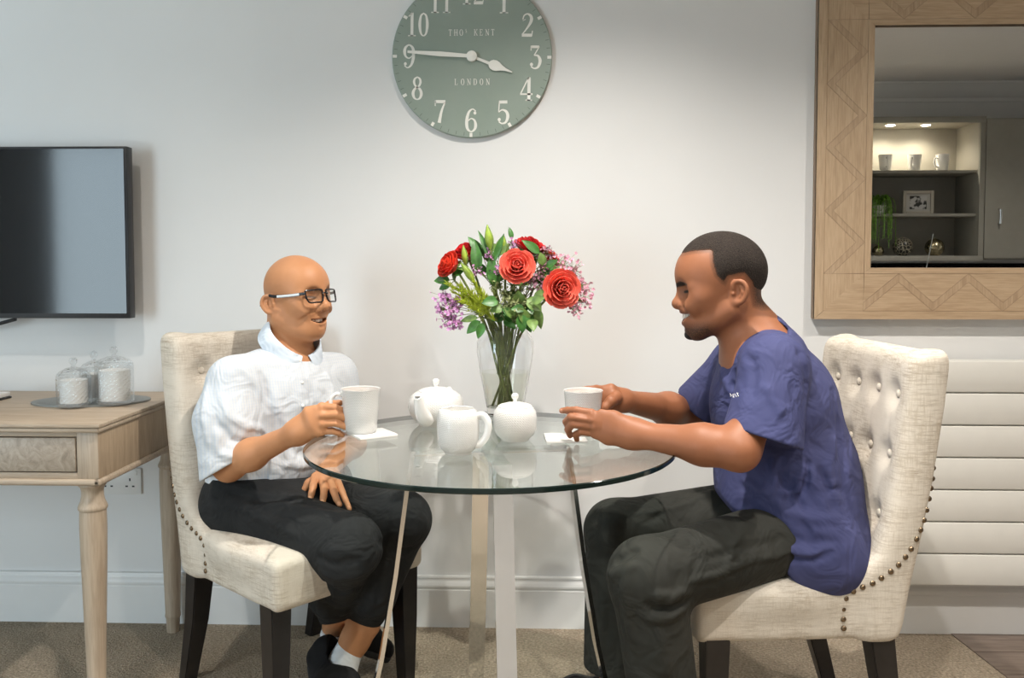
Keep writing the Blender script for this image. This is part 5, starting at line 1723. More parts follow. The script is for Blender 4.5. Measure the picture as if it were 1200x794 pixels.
def paint_head(V, H, up_l, lo_l, P):
    L = H.local(V)
    near = (np.abs(L) < 0.19).all(1)
    X = L[near]

    def dist(line, flat=False):
        """distance to a mirrored polyline; flat: measured in the frontal y-z plane only"""
        best = np.full(len(X), 9.0)
        for s in (-1, 1):
            for a, b_ in zip(line[:-1], line[1:]):
                a = np.array([a[0], a[1] * s, a[2]]); b_ = np.array([b_[0], b_[1] * s, b_[2]])
                w = X - a; d = b_ - a
                if flat: w = w * np.array([0, 1, 1]); d = d * np.array([0, 1, 1])
                t_ = np.clip(w @ d / (d @ d + 1e-12), 0, 1)
                best = np.minimum(best, np.linalg.norm(w - t_[:, None] * d, axis=1))
        return np.where(X[:, 0] > 0.07, best, 9.0) if flat else best
    sm = lambda d, r0, r1: np.clip((r1 - d) / (r1 - r0), 0, 1)
    out = {n: np.zeros(len(V), np.float32) for n in ('lip', 'brow', 'stubble', 'nail')}
    out['lip'][near] = np.maximum(sm(dist(up_l), 0.0042, 0.0072), sm(dist(lo_l), 0.0055, 0.0085)) * P.get('lip', 0.8)
    bz = P.get('brow_z', 0.0240)
    br = np.maximum(sm(dist([(0.126, 0.009, bz - 0.0010), (0.119, 0.026, bz + 0.0040)], True), 0.0034, 0.0058), sm(dist([(0.119, 0.026, bz + 0.0040), (0.106, 0.043, bz + 0.003), (0.10, 0.050, bz + 0.001)], True), 0.0022, 0.0045)) * P.get('brow', 1.0)
    ls = sm(dist([(0.1165, 0.019, 0.0072), (0.1205, 0.0325, 0.0095), (0.1120, 0.048, 0.0072)], True), 0.0024, 0.0044) * P.get('lash', 1.0)
    cav = sm(np.abs(X[:, 1]), 0.026 * P.get('wide', 1), 0.030 * P.get('wide', 1)) * sm(np.abs(X[:, 2] - P.get('mouth_z', -0.054) - 8.5 * X[:, 1] ** 2), P.get('open', .008) * .8, P.get('open', .008) * 1.15) * ((X[:, 0] < 0.1290 + P.get('low', 0) - 30 * X[:, 1] ** 2) & (X[:, 0] > 0.085))
    out['brow'][near] = np.maximum(np.maximum(br, ls), cav)
    if 'stubble' in P: out['stubble'][near] = P['stubble'](X)
    return out


def nails(V, tips, out):
    for c, r in tips:
        d = np.linalg.norm(V - V3(c), axis=1)
        out['nail'] = np.maximum(out['nail'], np.clip((r * 1.3 - d) / (r * 0.4), 0, 1))


def poly_dist(X, Zc, poly):
    """signed distance (negative inside) to a polygon in the x-z plane"""
    n = len(poly); best = np.full(len(X), 9.0); ins = np.zeros(len(X), bool)
    for i in range(n):
        (x0, y0), (x1, y1) = poly[i], poly[(i + 1) % n]
        dx, dy = x1 - x0, y1 - y0
        t_ = np.clip(((X - x0) * dx + (Zc - y0) * dy) / (dx * dx + dy * dy + 1e-12), 0, 1)
        best = np.minimum(best, np.hypot(X - x0 - t_ * dx, Zc - y0 - t_ * dy))
        c = ((y0 > Zc) != (y1 > Zc)) & (X < dx * (Zc - y0) / (dy if abs(dy) > 1e-9 else 1e-9) + x0)
        ins ^= c
    return np.where(ins, -best, best)


def teeth(par, H, mz, mo, gaps=(), wide=1.0, low=0.0):
    b = NB()
    n = 10
    for i in range(n):
        uc = -1 + 2 * (i + 0.5) / n
        if i in gaps: continue
        y_ = 0.0265 * uc * wide
        c = (0.1285 + low - 29 * y_ * y_, y_, mz + 8.5 * y_ * y_ + mo * 0.34)
        rot = Matrix(np.array(H.A).tolist()).to_3x3() @ Matrix.Rotation(math.atan(44 * y_), 3, 'Z')
        hgt = (mo * 1.35) * (1.0 - 0.40 * abs(uc))
        bx(b, H(c), (0.0050 * H.k, (0.0054 + 0.0012 * abs(uc)) * H.k * wide, hgt * H.k), 0.0010, rot)
    return obj('teeth', b, plain('tooth_enamel', (0.80, 0.77, 0.70), 0.25, var=0.03), par, world=True)


def px_hit(V, px, py, rad=2.5):
    """vertex of a mesh that the picture point sees first"""
    A = np.array(CAM_ROT)
    q = (V - np.array(CAM_P)) @ A
    x = 600 + FPX * q[:, 0] / -q[:, 2]; y = PPY - FPX * q[:, 1] / -q[:, 2]
    m = np.nonzero(np.hypot(x - px, y - py) < rad)[0]
    if not len(m): return None
    i = m[np.argmin(-q[m, 2])]
    return Vector(V[i])


def add_creases(S_, lo, hi, creases):
    """creases given as picture polylines; their depth comes from the garment surface itself"""
    Vc, _ = S_.mesh(lo, hi, 0.010, 1)
    for pts, amp, wd in creases:
        P = [(p[0], p[1]) for p in pts]
        P = catmull(P, 3)
        out = [px_hit(Vc, x, y, 6.0) for x, y in P]
        out = [np.array(p) for p in out if p is not None]
        good = [out[0]] if out else []
        for p in out[1:]:
            if np.linalg.norm(p - good[-1]) < 0.09: good.append(p)
        if len(good) >= 2: S_.fold(good, amp * 2.2, wd * 0.75)


def W(px, py, Y): return np.array(at_y(px, py, Y), np.float32)


def body_obj(par, name, V, Q, mat, attrs=None):
    me = mesh_from(name, V, Q)
    if attrs:
        for n_, a_ in attrs.items(): attr_on(me, n_, a_)
    return link(name, me, mat, par, world=True)


def bounds(V, pad): return V.min(0) - pad, V.max(0) + pad


HB = 0.0023                                            # voxel of the skin meshes
HC = 0.0040                                            # voxel of the clothes

# ================================================================== man in navy scrubs
pr = thing('person', 'young man in navy scrubs and dark trousers cupping a mug at the table', 'person', (0.42, -0.66, 0))
fR = V3((-0.995, -0.04, 0))
latR = V3((0.05, -1, 0))
Hr = Frame(at_y(864.5, 342, -0.66), (-1, 0.14, -0.055), (-0.06, 0, 1), 1.03)
Pr = {'open': 0.0100, 'mouth_z': -0.0545, 'nose': 0.001, 'ala': 0.001, 'cheek': 0.001, 'brow': 1.0, 'lip': 0.75}
S = Sdf()
upl, lol = head_prims(S, Hr, Pr)
# neck, trunk
nb = W(884, 398, -0.645)
S.add(seg(Hr(0.006, 0, -0.03), nb, (0.055, 0.060), (0.062, 0.066), latR), 0.03)
S.add(seg(nb, W(893, 425, -0.64), (0.075, 0.065), (0.12, 0.085), latR), 0.05)
S.add(seg(W(890, 425, -0.64), W(910, 520, -0.63), (0.135, 0.085), (0.13, 0.10), latR), 0.05)
S.add(seg(W(910, 520, -0.63), W(945, 615, -0.63), (0.13, 0.10), (0.14, 0.10), latR), 0.05)
shN, elN, wrN = W(908, 432, -0.80), W(866, 527, -0.905), W(741, 508, -0.795)
shF, elF, wrF = W(868, 425, -0.47), W(808, 484, -0.40), W(731, 469, -0.60)
for sh in (shN, shF):
    S.add(seg(W(894, 422, -0.64), sh, 0.050, 0.048), 0.05)
S.chain([shN, elN], [0.050, 0.042], 0.03)
mid = elN * 0.68 + wrN * 0.32
S.add(seg(elN, mid, 0.041, 0.042), 0.03)
S.add(seg(mid, wrN, 0.042, 0.026), 0.03)
S.chain([shF, elF], [0.048, 0.040], 0.03)
midf = elF * 0.66 + wrF * 0.34
S.add(seg(elF, midf, 0.040, 0.041), 0.03)
S.add(seg(midf, wrF, 0.041, 0.026), 0.03)
# near hand: back of the hand to the camera, fingers round the mug
kn = [W(693, 484, -0.777), W(692, 491.5, -0.783), W(694, 499.5, -0.782), W(699, 507.5, -0.776)]
S.add(seg(wrN, W(716, 501, -0.785), (0.0285, 0.022), (0.037, 0.016), (0, 0, 1)), 0.045)
S.add(seg(W(716, 501, -0.785), W(700, 496, -0.782), (0.037, 0.016), (0.036, 0.013), (0.25, 0, 1)), 0.02)
fingers = [[kn[0], W(675, 480.5, -0.768), W(665, 480.5, -0.752), W(658.5, 481, -0.742)],
           [kn[1], W(669, 488.5, -0.780), W(663.5, 494, -0.758), W(666, 501, -0.738)],
           [kn[2], W(671, 496.5, -0.780), W(665.5, 503, -0.760), W(668, 510, -0.742)],
           [kn[3], W(681, 505.5, -0.776), W(674.5, 509, -0.762), W(676, 514.5, -0.746)]]
frad = [(0.0105, 0.0092, 0.0084, 0.0072), (0.0108, 0.0098, 0.0088, 0.0075), (0.0104, 0.0095, 0.0085, 0.0073), (0.0095, 0.0086, 0.0078, 0.0068)]
for pts, rr in zip(fingers, frad):
    S.add(seg(pts[0] * .55 + W(712, 500, -0.785) * .45, pts[0], rr[0] * 1.05, rr[0] * 1.05), 0.008)
    S.chain(pts, rr, 0.0022)
S.chain([W(728, 500, -0.770), W(709, 490, -0.752), W(694, 486, -0.735), W(686, 487, -0.728)], [0.016, 0.0125, 0.010, 0.0085], 0.008)
for a_, b_ in ((0, 1), (1, 2), (2, 3)):
    S.fold([(kn[a_] + kn[b_]) / 2 + V3((-0.004, -0.012, 0)), (fingers[a_][1] + fingers[b_][1]) / 2 + V3((0, -0.010, 0))], -0.0025, 0.0035)
for q in kn: S.fold([q + V3((0.006, -0.013, 0)), q + V3((-0.004, -0.013, 0))], 0.0016, 0.006)
# far hand: on the mug handle
S.add(seg(wrF, W(716, 467, -0.625), (0.028, 0.019), (0.036, 0.017), (0, 0.2, 1)), 0.02)
S.add(seg(W(716, 467, -0.625), W(708, 467, -0.625), (0.036, 0.017), (0.034, 0.014), (0, 0.2, 1)), 0.012)
for j, zy in enumerate((456, 464, 472, 480)):
    S.chain([W(708, zy, -0.620), W(699, zy - 1, -0.604), W(688, zy, -0.602), W(678, zy + 1, -0.608)], [0.0100, 0.0092, 0.0085, 0.0072], 0.0025)
S.chain([W(722, 466, -0.64), W(716, 470, -0.665), W(709, 477, -0.672), W(703, 484, -0.672)], [0.0165, 0.0130, 0.0108, 0.0085], 0.008)
# legs inside the trousers
hpN, knN, anN = W(946, 622, -0.725), W(759, 676, -0.93), W(786, 892, -0.93)
hpF, knF, anF = W(912, 600, -0.53), W(721, 621, -0.50), W(716, 790, -0.50)
for h_, k_, a_ in ((hpN, knN, anN), (hpF, knF, anF)):
    S.add(seg(W(945, 612, -0.63), h_, 0.09, 0.085), 0.04)
    S.chain([h_, k_, a_], [0.082, 0.055, 0.036], 0.03)
allp = np.array([Hr(0, 0, 0.16), Hr(0.16, 0, 0), Hr(-.1, 0, 0), shN, elN, wrF, anN, anF, hpN, W(655, 480, -.74), W(1000, 600, -.6)])
lo, hi = bounds(allp, 0.12)
V, Q = S.mesh(lo, hi, HB, 1)


hair_poly = [(0.135, 0.089), (0.100, 0.094), (0.066, 0.095), (0.066, 0.068), (0.058, 0.040), (0.044, 0.024), (0.032, 0.016), (0.022, 0.034), (-0.008, 0.038), (-0.022, 0.020), (-0.022, -0.012), (-0.027, -0.036), (-0.050, -0.046), (-0.2, -0.050), (-0.2, 0.3), (0.25, 0.3), (0.25, 0.094)]


def stub_r(X):
    # beard shadow along jaw, chin and upper lip
    jaw = np.clip((0.022 - np.abs(np.linalg.norm(X - np.array([0.085, 0, -0.078]), axis=1) - 0.030)) / 0.02, 0, 1)
    low = np.clip((-0.060 - X[:, 2]) / 0.022, 0, 1) * np.clip((X[:, 0] - 0.040) / 0.035, 0, 1) * 0.92
    mus = np.clip(1 - np.abs(X[:, 2] + 0.0405) / 0.006, 0, 1) * np.clip((X[:, 0] - 0.112) / 0.01, 0, 1) * 0.55
    side = np.clip(1 - np.abs(X[:, 2] - 0.02) / 0.04, 0, 1) * np.clip(1 - np.abs(X[:, 0] - 0.032) / 0.016, 0, 1) * 0.30
    hr = np.clip(-poly_dist(X[:, 0], X[:, 2], hair_poly) / 0.020, 0, 1) ** 0.55 * (X[:, 2] > -0.06)
    return np.clip(np.maximum(low + mus, hr), 0, 0.97)


Pr['stubble'] = stub_r
A = paint_head(V, Hr, upl, lol, Pr)
nails(V, [(fingers[0][3] + V3((-0.003, -0.007, 0.001)), 0.005)], A)
m_skR = skin_mat('deep_brown_skin', srgb(158, 103, 72), srgb(128, 80, 55), srgb(150, 88, 78), (0.012, 0.009, 0.008, 1))
body = body_obj(pr, 'body', V, Q, m_skR, A)
teeth(pr, Hr, -0.0545, 0.0100)
# hair: close-cropped cap over the skull
Sh = Sdf()


def f_hair(P):
    L = Hr.local(P).astype(np.float32)
    d0 = smin(ell((0.0365, 0, 0.051), (0.1015, 0.0770, 0.089))[0](L), ell((0.074, 0, 0.046), (0.0635, 0.063, 0.058))[0](L), 0.03)
    g_ = poly_dist(L[:, 0], L[:, 2], hair_poly) + 0.006
    infl = -0.0006 + 0.0068 * np.clip(-g_ / 0.035, 0, 1) ** 0.8
    shell = np.maximum(d0 - infl, -(d0 + 0.006))
    return (np.maximum(shell, np.maximum(g_ * 0.8, -0.005 - L[:, 2])) * Hr.k).astype(np.float32)


Sh.add(custom(f_hair, Hr(0.02, 0, 0.05), 0.2))
lo, hi = bounds(np.array([Hr(0.15, 0.11, 0.17), Hr(-0.12, -0.11, -0.08), Hr(-.12, .11, .17), Hr(.15, -.11, -.08)]), 0.02)
V2, Q2 = Sh.mesh(lo, hi, 0.003, 1)
L2 = Hr.local(V2)
edge = np.clip(-poly_dist(L2[:, 0], L2[:, 2], hair_poly) / 0.024, 0, 1)
mh = Mat('short_black_hair', (0.012, 0.010, 0.009, 1), 0.75, spec=0.25)
nz = mh.noise(mh.coord(), 330, 3, 0.7)
den = mh.math('ADD', mh.math('MULTIPLY', mh.attr('edge'), 1.15), mh.math('MULTIPLY', nz, 0.9))
mh.color(mh.mix(mh.ramp(den, [(0.62, (0, 0, 0)), (1.0, (1, 1, 1))]), srgb(140, 90, 63), mh.ramp(nz, [(0.35, (0.008, 0.006, 0.005)), (0.68, (0.050, 0.036, 0.028))])))
mh.bump(nz, 0.9, 0.004)
body_obj(pr, 'hair', V2, Q2, mh.m, {'edge': edge})
# goatee
Sb = Sdf()
Sb.add(ell(Hr(0.1030, 0, -0.0975), [0.0235, 0.022, 0.0125], Hr.A))
Sb.add(ell(Hr(0.1165, 0, -0.0935), [0.0098, 0.0135, 0.0105], Hr.A), 0.010)
Sb.fold([Hr(0.12, -.02, -.10), Hr(0.12, .02, -.10)], 0.001, 0.01)
lo, hi = bounds(np.array([Hr(0.105, 0, -0.095)]), 0.05)
V2, Q2 = Sb.mesh(lo, hi, 0.0025, 1)
mbd = plain('black_beard', (0.012, 0.009, 0.008), 0.8, var=0.5, scale=250, bump=0.9, bscale=400, bdist=0.004)
body_obj(pr, 'beard', V2, Q2, mbd)

# scrubs top
T = Sdf()
T.add(seg(W(893, 418, -0.64), W(905, 470, -0.63), (0.135, 0.088), (0.170, 0.135), latR))
T.add(seg(W(905, 470, -0.63), W(922, 560, -0.63), (0.170, 0.150), (0.172, 0.168), latR), 0.04)
T.add(seg(W(922, 560, -0.63), W(957, 632, -0.63), (0.178, 0.168), (0.212, 0.118), latR), 0.04)
T.add(seg(W(925, 590, -0.63), W(950, 652, -0.65), (0.18, 0.14), (0.218, 0.10), latR), 0.04)
T.add(seg(W(900, 592, -0.70), W(945, 640, -0.765), 0.105, 0.105), 0.05)
T.add(seg(W(896, 417, -0.66), shN + V3((0.0, 0.01, 0.004)), 0.056, 0.068), 0.05)
T.add(seg(W(888, 417, -0.62), shF + V3((0.0, 0, 0.0)), 0.056, 0.064), 0.05)
T.add(seg(W(893, 392, -0.645), W(900, 410, -0.645), (0.070, 0.058), (0.10, 0.075), latR), 0.03)
# sleeves, hollow at the hem
hmN = shN * 0.20 + elN * 0.80; hmF = shF * 0.15 + elF * 0.85
dN = (elN - shN) / np.linalg.norm(elN - shN); dF = (elF - shF) / np.linalg.norm(elF - shF)
slN = W(893, 515, -0.865); axN = (slN - shN) / np.linalg.norm(slN - shN); eN = slN + axN * 0.06
T.add(seg(shN, eN, 0.073, 0.095), 0.04)
T.add(seg(shF, hmF + dF * 0.05, 0.068, 0.068), 0.04)
cN = V3((-0.30, -0.12, -0.94)); cN = cN / np.linalg.norm(cN); cpN = W(888, 511, -0.87)
T.sub(custom(lambda P: np.maximum(np.maximum(-((P - cpN) @ cN), (P - cpN) @ cN - 0.25), np.maximum(np.linalg.norm(np.cross(P - slN, axN), axis=1) - 0.115, P[:, 1] + 0.775)).astype(np.float32), slN, 0.25), 0.003)
T.sub(custom(lambda P: np.maximum(-((P - V3(hmF)) @ V3(dF)), np.maximum(np.linalg.norm(np.cross(P - V3(hmF), dF), axis=1) - 0.085, (P - V3(hmF)) @ V3(dF) - 0.08)), hmF, 0.2))
T.sub(seg(slN - axN * 0.04, eN, 0.070, 0.084), 0.004)
T.sub(seg(hmF - dF * 0.05, hmF + dF * 0.03, 0.053, 0.062), 0.004)
# the trunk closes again behind the open sleeve
T.add(seg(W(905, 470, -0.63), W(922, 560, -0.63), (0.155, 0.145), (0.170, 0.166), latR), 0.01)
T.add(seg(W(922, 560, -0.63), W(957, 632, -0.63), (0.170, 0.166), (0.205, 0.118), latR), 0.01)
T.add(seg(W(900, 592, -0.70), W(945, 640, -0.765), 0.105, 0.105), 0.03)
# V neck
apx, bkn = W(846, 432, -0.645), W(899, 371, -0.645)
e_v = (bkn - apx) / np.linalg.norm(bkn - apx)
n_v = np.cross(latR, e_v); n_v /= np.linalg.norm(n_v)
if n_v[2] < 0: n_v = -n_v


def f_vneck(P):
    w = P - V3(apx)
    s_ = w @ V3(e_v); l_ = np.abs(w @ (latR / np.linalg.norm(latR))); u_ = w @ V3(n_v)
    wid = np.interp(s_, [-0.01, 0.0, 0.10, 0.17, 0.22], [0.0, 0.004, 0.082, 0.090, 0.08])
    return np.maximum(np.maximum(l_ - wid, -(u_ + 0.045)), np.maximum(-s_ - 0.01, s_ - 0.172)).astype(np.float32)


def f_vband(P):
    w = P - V3(apx)
    s_ = w @ V3(e_v); l_ = np.abs(w @ (latR / np.linalg.norm(latR))); u_ = w @ V3(n_v)
    wid = np.interp(s_, [-0.05, -0.025, 0.10, 0.17, 0.22], [0.0, 0.006, 0.092, 0.094, 0.08])
    return np.maximum(np.maximum(l_ - wid, -(u_ + 0.045)), np.maximum(-s_ - 0.03, s_ - 0.172)).astype(np.float32)


T.sub(custom(f_vneck, (apx + bkn) / 2, 0.2), 0.004)
# slanted hem across the lap
hA, hB = W(834, 566, -0.80), W(938, 690, -0.86)
hd = (hB - hA); hn = np.cross(latR, hd); hn /= np.linalg.norm(hn)
if hn[0] > 0: hn = -hn
T.sub(custom(lambda P: np.maximum(-((P - V3(hA)) @ V3(hn)), (P - V3(hA)) @ V3((0, 0, 1)) - 0.02).astype(np.float32), (hA + hB) / 2, 0.4), 0.006)
# creases


CR = (([(918, 548, -.83), (912, 560, -.83), (925, 580, -.82)], -.008, .012), ([(945, 535, -.82), (957, 565, -.82), (970, 600, -.81)], .008, .014), ([(925, 560, -.82), (940, 605, -.81), (950, 650, -.80)], -.006, .010),
                     ([(985, 480, -.75), (990, 540, -.76), (998, 590, -.75)], -.006, .012), ([(890, 570, -.80), (930, 600, -.81), (990, 605, -.78)], .009, .014), ([(880, 590, -.79), (925, 625, -.81), (985, 630, -.78)], -.009, .012),
                     ([(875, 605, -.79), (915, 640, -.80), (970, 650, -.80)], .007, .011), ([(860, 560, -.78), (890, 610, -.80), (930, 660, -.80)], -.006, .010),
                     ([(935, 400, -.76), (948, 435, -.78), (950, 475, -.81)], -.005, .010), ([(885, 445, -.86), (905, 465, -.87), (925, 485, -.86)], .004, .012), 
                     ([(868, 410, -.70), (880, 430, -.76), (875, 470, -.82)], -.005, .012), ([(838, 425, -.60), (848, 455, -.62), (850, 480, -.66)], .005, .012), ([(850, 445, -.64), (862, 470, -.68), (860, 500, -.72)], -.006, .011),
                     ([(960, 540, -.80), (975, 570, -.79), (1000, 575, -.74)], -.006, .010), ([(900, 520, -.82), (905, 560, -.82), (890, 585, -.8)], .006, .012), ([(940, 545, -.82), (935, 585, -.82), (955, 625, -.81)], .006, .012),
                     ([(948, 490, -.84), (965, 500, -.82), (985, 520, -.78)], .005, .010), ([(905, 378, 0), (882, 400, 0), (860, 430, 0)], -.0022, .004), ([(944, 535, 0), (946, 555, 0), (930, 590, 0)], -.008, .009), ([(985, 500, 0), (975, 545, 0), (985, 590, 0)], .006, .012), ([(865, 560, 0), (900, 575, 0), (940, 570, 0)], .007, .010), ([(890, 640, 0), (930, 655, 0), (985, 640, 0)], -.007, .010))
lo, hi = bounds(np.array([W(780, 480, -.4), W(1015, 600, -.6), W(900, 365, -.6), W(950, 690, -.72), shN, elN, shF, W(1000, 600, -.85)]), 0.09)
add_creases(T, lo, hi, CR)
Vt, Qt = T.mesh(lo, hi, HC, 1)
m_scrub = cloth_mat('navy_scrubs_cloth', (0.044, 0.050, 0.130, 1), (0.062, 0.068, 0.160, 1), 0.8)
top = body_obj(pr, 'scrubs_top', Vt, Qt, m_scrub)
# small white embroidered letters on the chest
b = NB()
for (ex_, ey_, seq_) in ((853.5, 465, ((0, 0), (0, 1), (.5, .4), (1, 1), (1, 0))), (857.5, 464, ((0, 0), (.5, 1), (1, 0))), (861, 463, ((1, 1), (0, .8), (1, .3), (0, 0)))):
    pts_ = [px_hit(Vt, ex_ + 3.0 * u_, ey_ - 5.0 * v_, 3.0) for u_, v_ in seq_]
    pts_ = [p_ + Vector((-0.0004, -0.0012, 0)) for p_ in pts_ if p_ is not None]
    if len(pts_) > 1: tube(b, pts_, 0.0008, 5)
if b.verts: obj('embroidered_mark', b, plain('white_thread', (0.75, 0.75, 0.76), 0.8), top)
# trousers
U = Sdf()
U.add(ell(W(950, 620, -0.635), (0.125, 0.175, 0.105)))
U.add(seg(hpN, knN, 0.088, 0.082), 0.05)
U.add(seg(hpF, knF, 0.094, 0.078), 0.05)
U.add(seg(knN, anN + V3((0, 0, 0.02)), 0.081, 0.073), 0.03)
U.add(seg(knF, anF + V3((0, 0, 0.0)), 0.077, 0.074), 0.03)
U.sub(half(W(712, 784, -0.50), (0.05, 0, -1)) if False else custom(lambda P: np.maximum((P - W(712, 782, -0.50)) @ V3((0.1, 0, 1)), np.abs(P[:, 1] + 0.50) - 0.2).astype(np.float32), W(712, 782, -0.50) + V3((0, 0, -0.1)), 0.3), 0.004)
U.sub(custom(lambda P: np.maximum(P[:, 2] - 0.075, P[:, 1] + 0.75).astype(np.float32), (0.3, -0.93, 0), 0.3), 0.004)
U.sub(seg(anF + V3((0, 0, -0.05)), anF + V3((0, 0, 0.1)), 0.062, 0.064), 0.003)
CR = (([(812, 690, -.95), (790, 700, -.98), (762, 700, -1.0)], .012, .011), ([(815, 703, -.95), (785, 716, -.98), (750, 710, -1.0)], -.011, .010), ([(808, 716, -.95), (780, 728, -.97), (748, 722, -.99)], .008, .012),
                     ([(940, 640, -.82), (860, 668, -.88), (800, 690, -.95)], .006, .010), ([(930, 625, -.83), (870, 640, -.90), (825, 655, -.95)], -.004, .012), ([(880, 605, -.82), (860, 650, -.92), (850, 690, -.93)], .003, .010),
                     ([(735, 650, -.99), (728, 700, -1.0), (740, 760, -1.0)], .005, .016), ([(770, 735, -1.0), (776, 770, -1.0), (780, 800, -1.0)], .004, .02),
                     ([(840, 568, -.52), (790, 590, -.58), (740, 600, -.58)], .005, .012), ([(800, 575, -.55), (770, 600, -.58), (720, 640, -.58)], -.004, .012), ([(745, 640, -.56), (715, 655, -.57), (690, 650, -.55)], -.010, .012), ([(745, 655, -.56), (715, 672, -.57), (690, 665, -.55)], .008, .012),
                     ([(700, 680, -.56), (700, 730, -.57), (695, 775, -.57)], .005, .016), ([(850, 590, -.75), (830, 615, -.85), (800, 640, -.93)], -.003, .012))
lo, hi = bounds(np.array([W(680, 600, -.5), W(1000, 610, -.6), anN, anF, knN, W(900, 560, -.6)]), 0.11)
add_creases(U, lo, hi, CR)
Vt, Qt = U.mesh(lo, hi, HC, 1)
m_trR = cloth_mat('dark_olive_grey_cloth', (0.021, 0.022, 0.019, 1), (0.033, 0.033, 0.028, 1), 0.75)
body_obj(pr, 'trousers', Vt, Qt, m_trR)


def shoe(par, heel, toe, mat, solemat, up=(0, 0, 1), width=0.048, height=0.05, nm='shoe', opening=None):
    heel, toe = V3(heel), V3(toe)
    d_ = toe - heel; Ln = np.linalg.norm(d_); d_ = d_ / Ln
    F = Frame(heel, d_, up)
    Sx = Sdf()
    Sx.add(seg(F(0.035, 0, 0.030), F(Ln * .55, 0, 0.032), (width * .82, height * .72), (width * 1.02, height * .70), F.A[:, 1]))
    Sx.add(seg(F(Ln * .55, 0, 0.030), F(Ln - 0.045, 0.0, 0.024), (width * 1.02, height * .68), (width * .88, height * .48), F.A[:, 1]), 0.03)
    Sx.add(seg(F(0.040, 0, 0.040), F(0.050, 0, 0.070), (width * .80, height * .78), (width * .74, height * .72), F.A[:, 1]), 0.03)
    if opening is not None: Sx.sub(opening[0], opening[1])
    Sx.inter(half(F(0, 0, 0.012), -F.A[:, 2]), 0.004)
    lo, hi = bounds(np.array([F(-.02, -.07, 0), F(Ln + .02, .07, .13), F(-.02, .07, .13), F(Ln, -.07, 0), F(-.02, .07, 0), F(-.02, -.07, .13)]), 0.02)
    V_, Q_ = Sx.mesh(lo, hi, 0.004, 1)
    o = body_obj(par, nm, V_, Q_, mat)
    Sx = Sdf()
    Sx.add(seg(F(0.042, 0, 0.010), F(Ln * .6, 0, 0.010), (width * .90, 0.03), (width * 1.10, 0.03), F.A[:, 1]))
    Sx.add(seg(F(Ln * .6, 0, 0.010), F(Ln - 0.048, 0, 0.010), (width * 1.10, 0.03), (width * .98, 0.03), F.A[:, 1]), 0.02)
    Sx.inter(half(F(0, 0, 0.020), F.A[:, 2]), 0.003)
    Sx.inter(half(F(0, 0, 0.0), -F.A[:, 2]), 0.003)
    V_, Q_ = Sx.mesh(lo, hi, 0.004, 1)
    so = body_obj(par, 'sole', V_, Q_, solemat)
    so.parent = o; so.matrix_parent_inverse = Matrix()
    return o


m_shoe = cloth_mat('black_shoe_leather', (0.010, 0.010, 0.011, 1), (0.016, 0.016, 0.018, 1), 0.5)
m_sole = plain('black_rubber', (0.020, 0.020, 0.021), 0.7, var=0.2)
shoe(pr, (anN[0] + 0.05, anN[1], 0.0), (anN[0] - 0.22, anN[1] - 0.03, 0.0), m_shoe, m_sole)
fz = 0.0
shoe(pr, (anF[0] + 0.05, anF[1], 0.0), (anF[0] - 0.21, anF[1] + 0.01, 0.0), m_shoe, m_sole)

# ================================================================== man in glasses
pl = thing('person', 'bald older man in glasses and a pale checked shirt holding a mug', 'person', (-0.68, -0.36, 0))
Hl = Frame(at_y(337.5, 356.5, -0.325), (0.88, -0.46, 0.140), (-0.14, 0.07, 1), 0.97)
Pl = {'open': 0.0068, 'mouth_z': -0.0620, 'low': -0.015, 'nose': 0.001, 'ala': 0.0025, 'cheek': 0.0015, 'jowl': 0.004, 'wide': 1.25, 'crow': 0.0011, 'brow': 0.25, 'lash': 0.9, 'lip': 0.6}
fL = V3((0.77, -0.64, 0)); latL = np.cross(V3((0, 0, 1)), fL)      # latL points to his left
S = Sdf()
upl, lol = head_prims(S, Hl, Pl)
nbl = W(338, 408, -0.325)
S.add(seg(Hl(0.000, 0, -0.02), nbl, (0.058, 0.060), (0.064, 0.066), latL), 0.03)
S.add(ell(Hl(0.050, 0, -0.080), [0.040, 0.045, 0.026], Hl.A), 0.03)
S.add(seg(nbl, W(337, 450, -0.335), (0.058, 0.052), (0.12, 0.070), latL), 0.03)
S.add(seg(W(337, 445, -0.335), W(318, 545, -0.34), (0.125, 0.09), (0.13, 0.10), latL), 0.05)
hc = V3((-0.690, -0.335, 0.545))
S.add(seg(W(318, 545, -0.34), hc, (0.13, 0.10), (0.14, 0.10), latL), 0.05)
shR, elR, wrR = W(274, 448, -0.470), W(268, 545, -0.535), W(349, 506, -0.655)
shL, elL, wrL = W(392, 440, -0.215), W(412, 520, -0.235), W(384, 551, -0.455)
S.add(seg(W(335, 436, -0.33), shR, 0.045, 0.042), 0.05)
S.add(seg(W(339, 436, -0.33), shL, 0.045, 0.042), 0.05)
S.chain([shR, elR], [0.046, 0.038], 0.03)
md = elR * 0.66 + wrR * 0.34
S.add(seg(elR, md, 0.038, 0.037), 0.03); S.add(seg(md, wrR, 0.037, 0.024), 0.03)
S.chain([shL, elL, wrL], [0.044, 0.038, 0.024], 0.03)
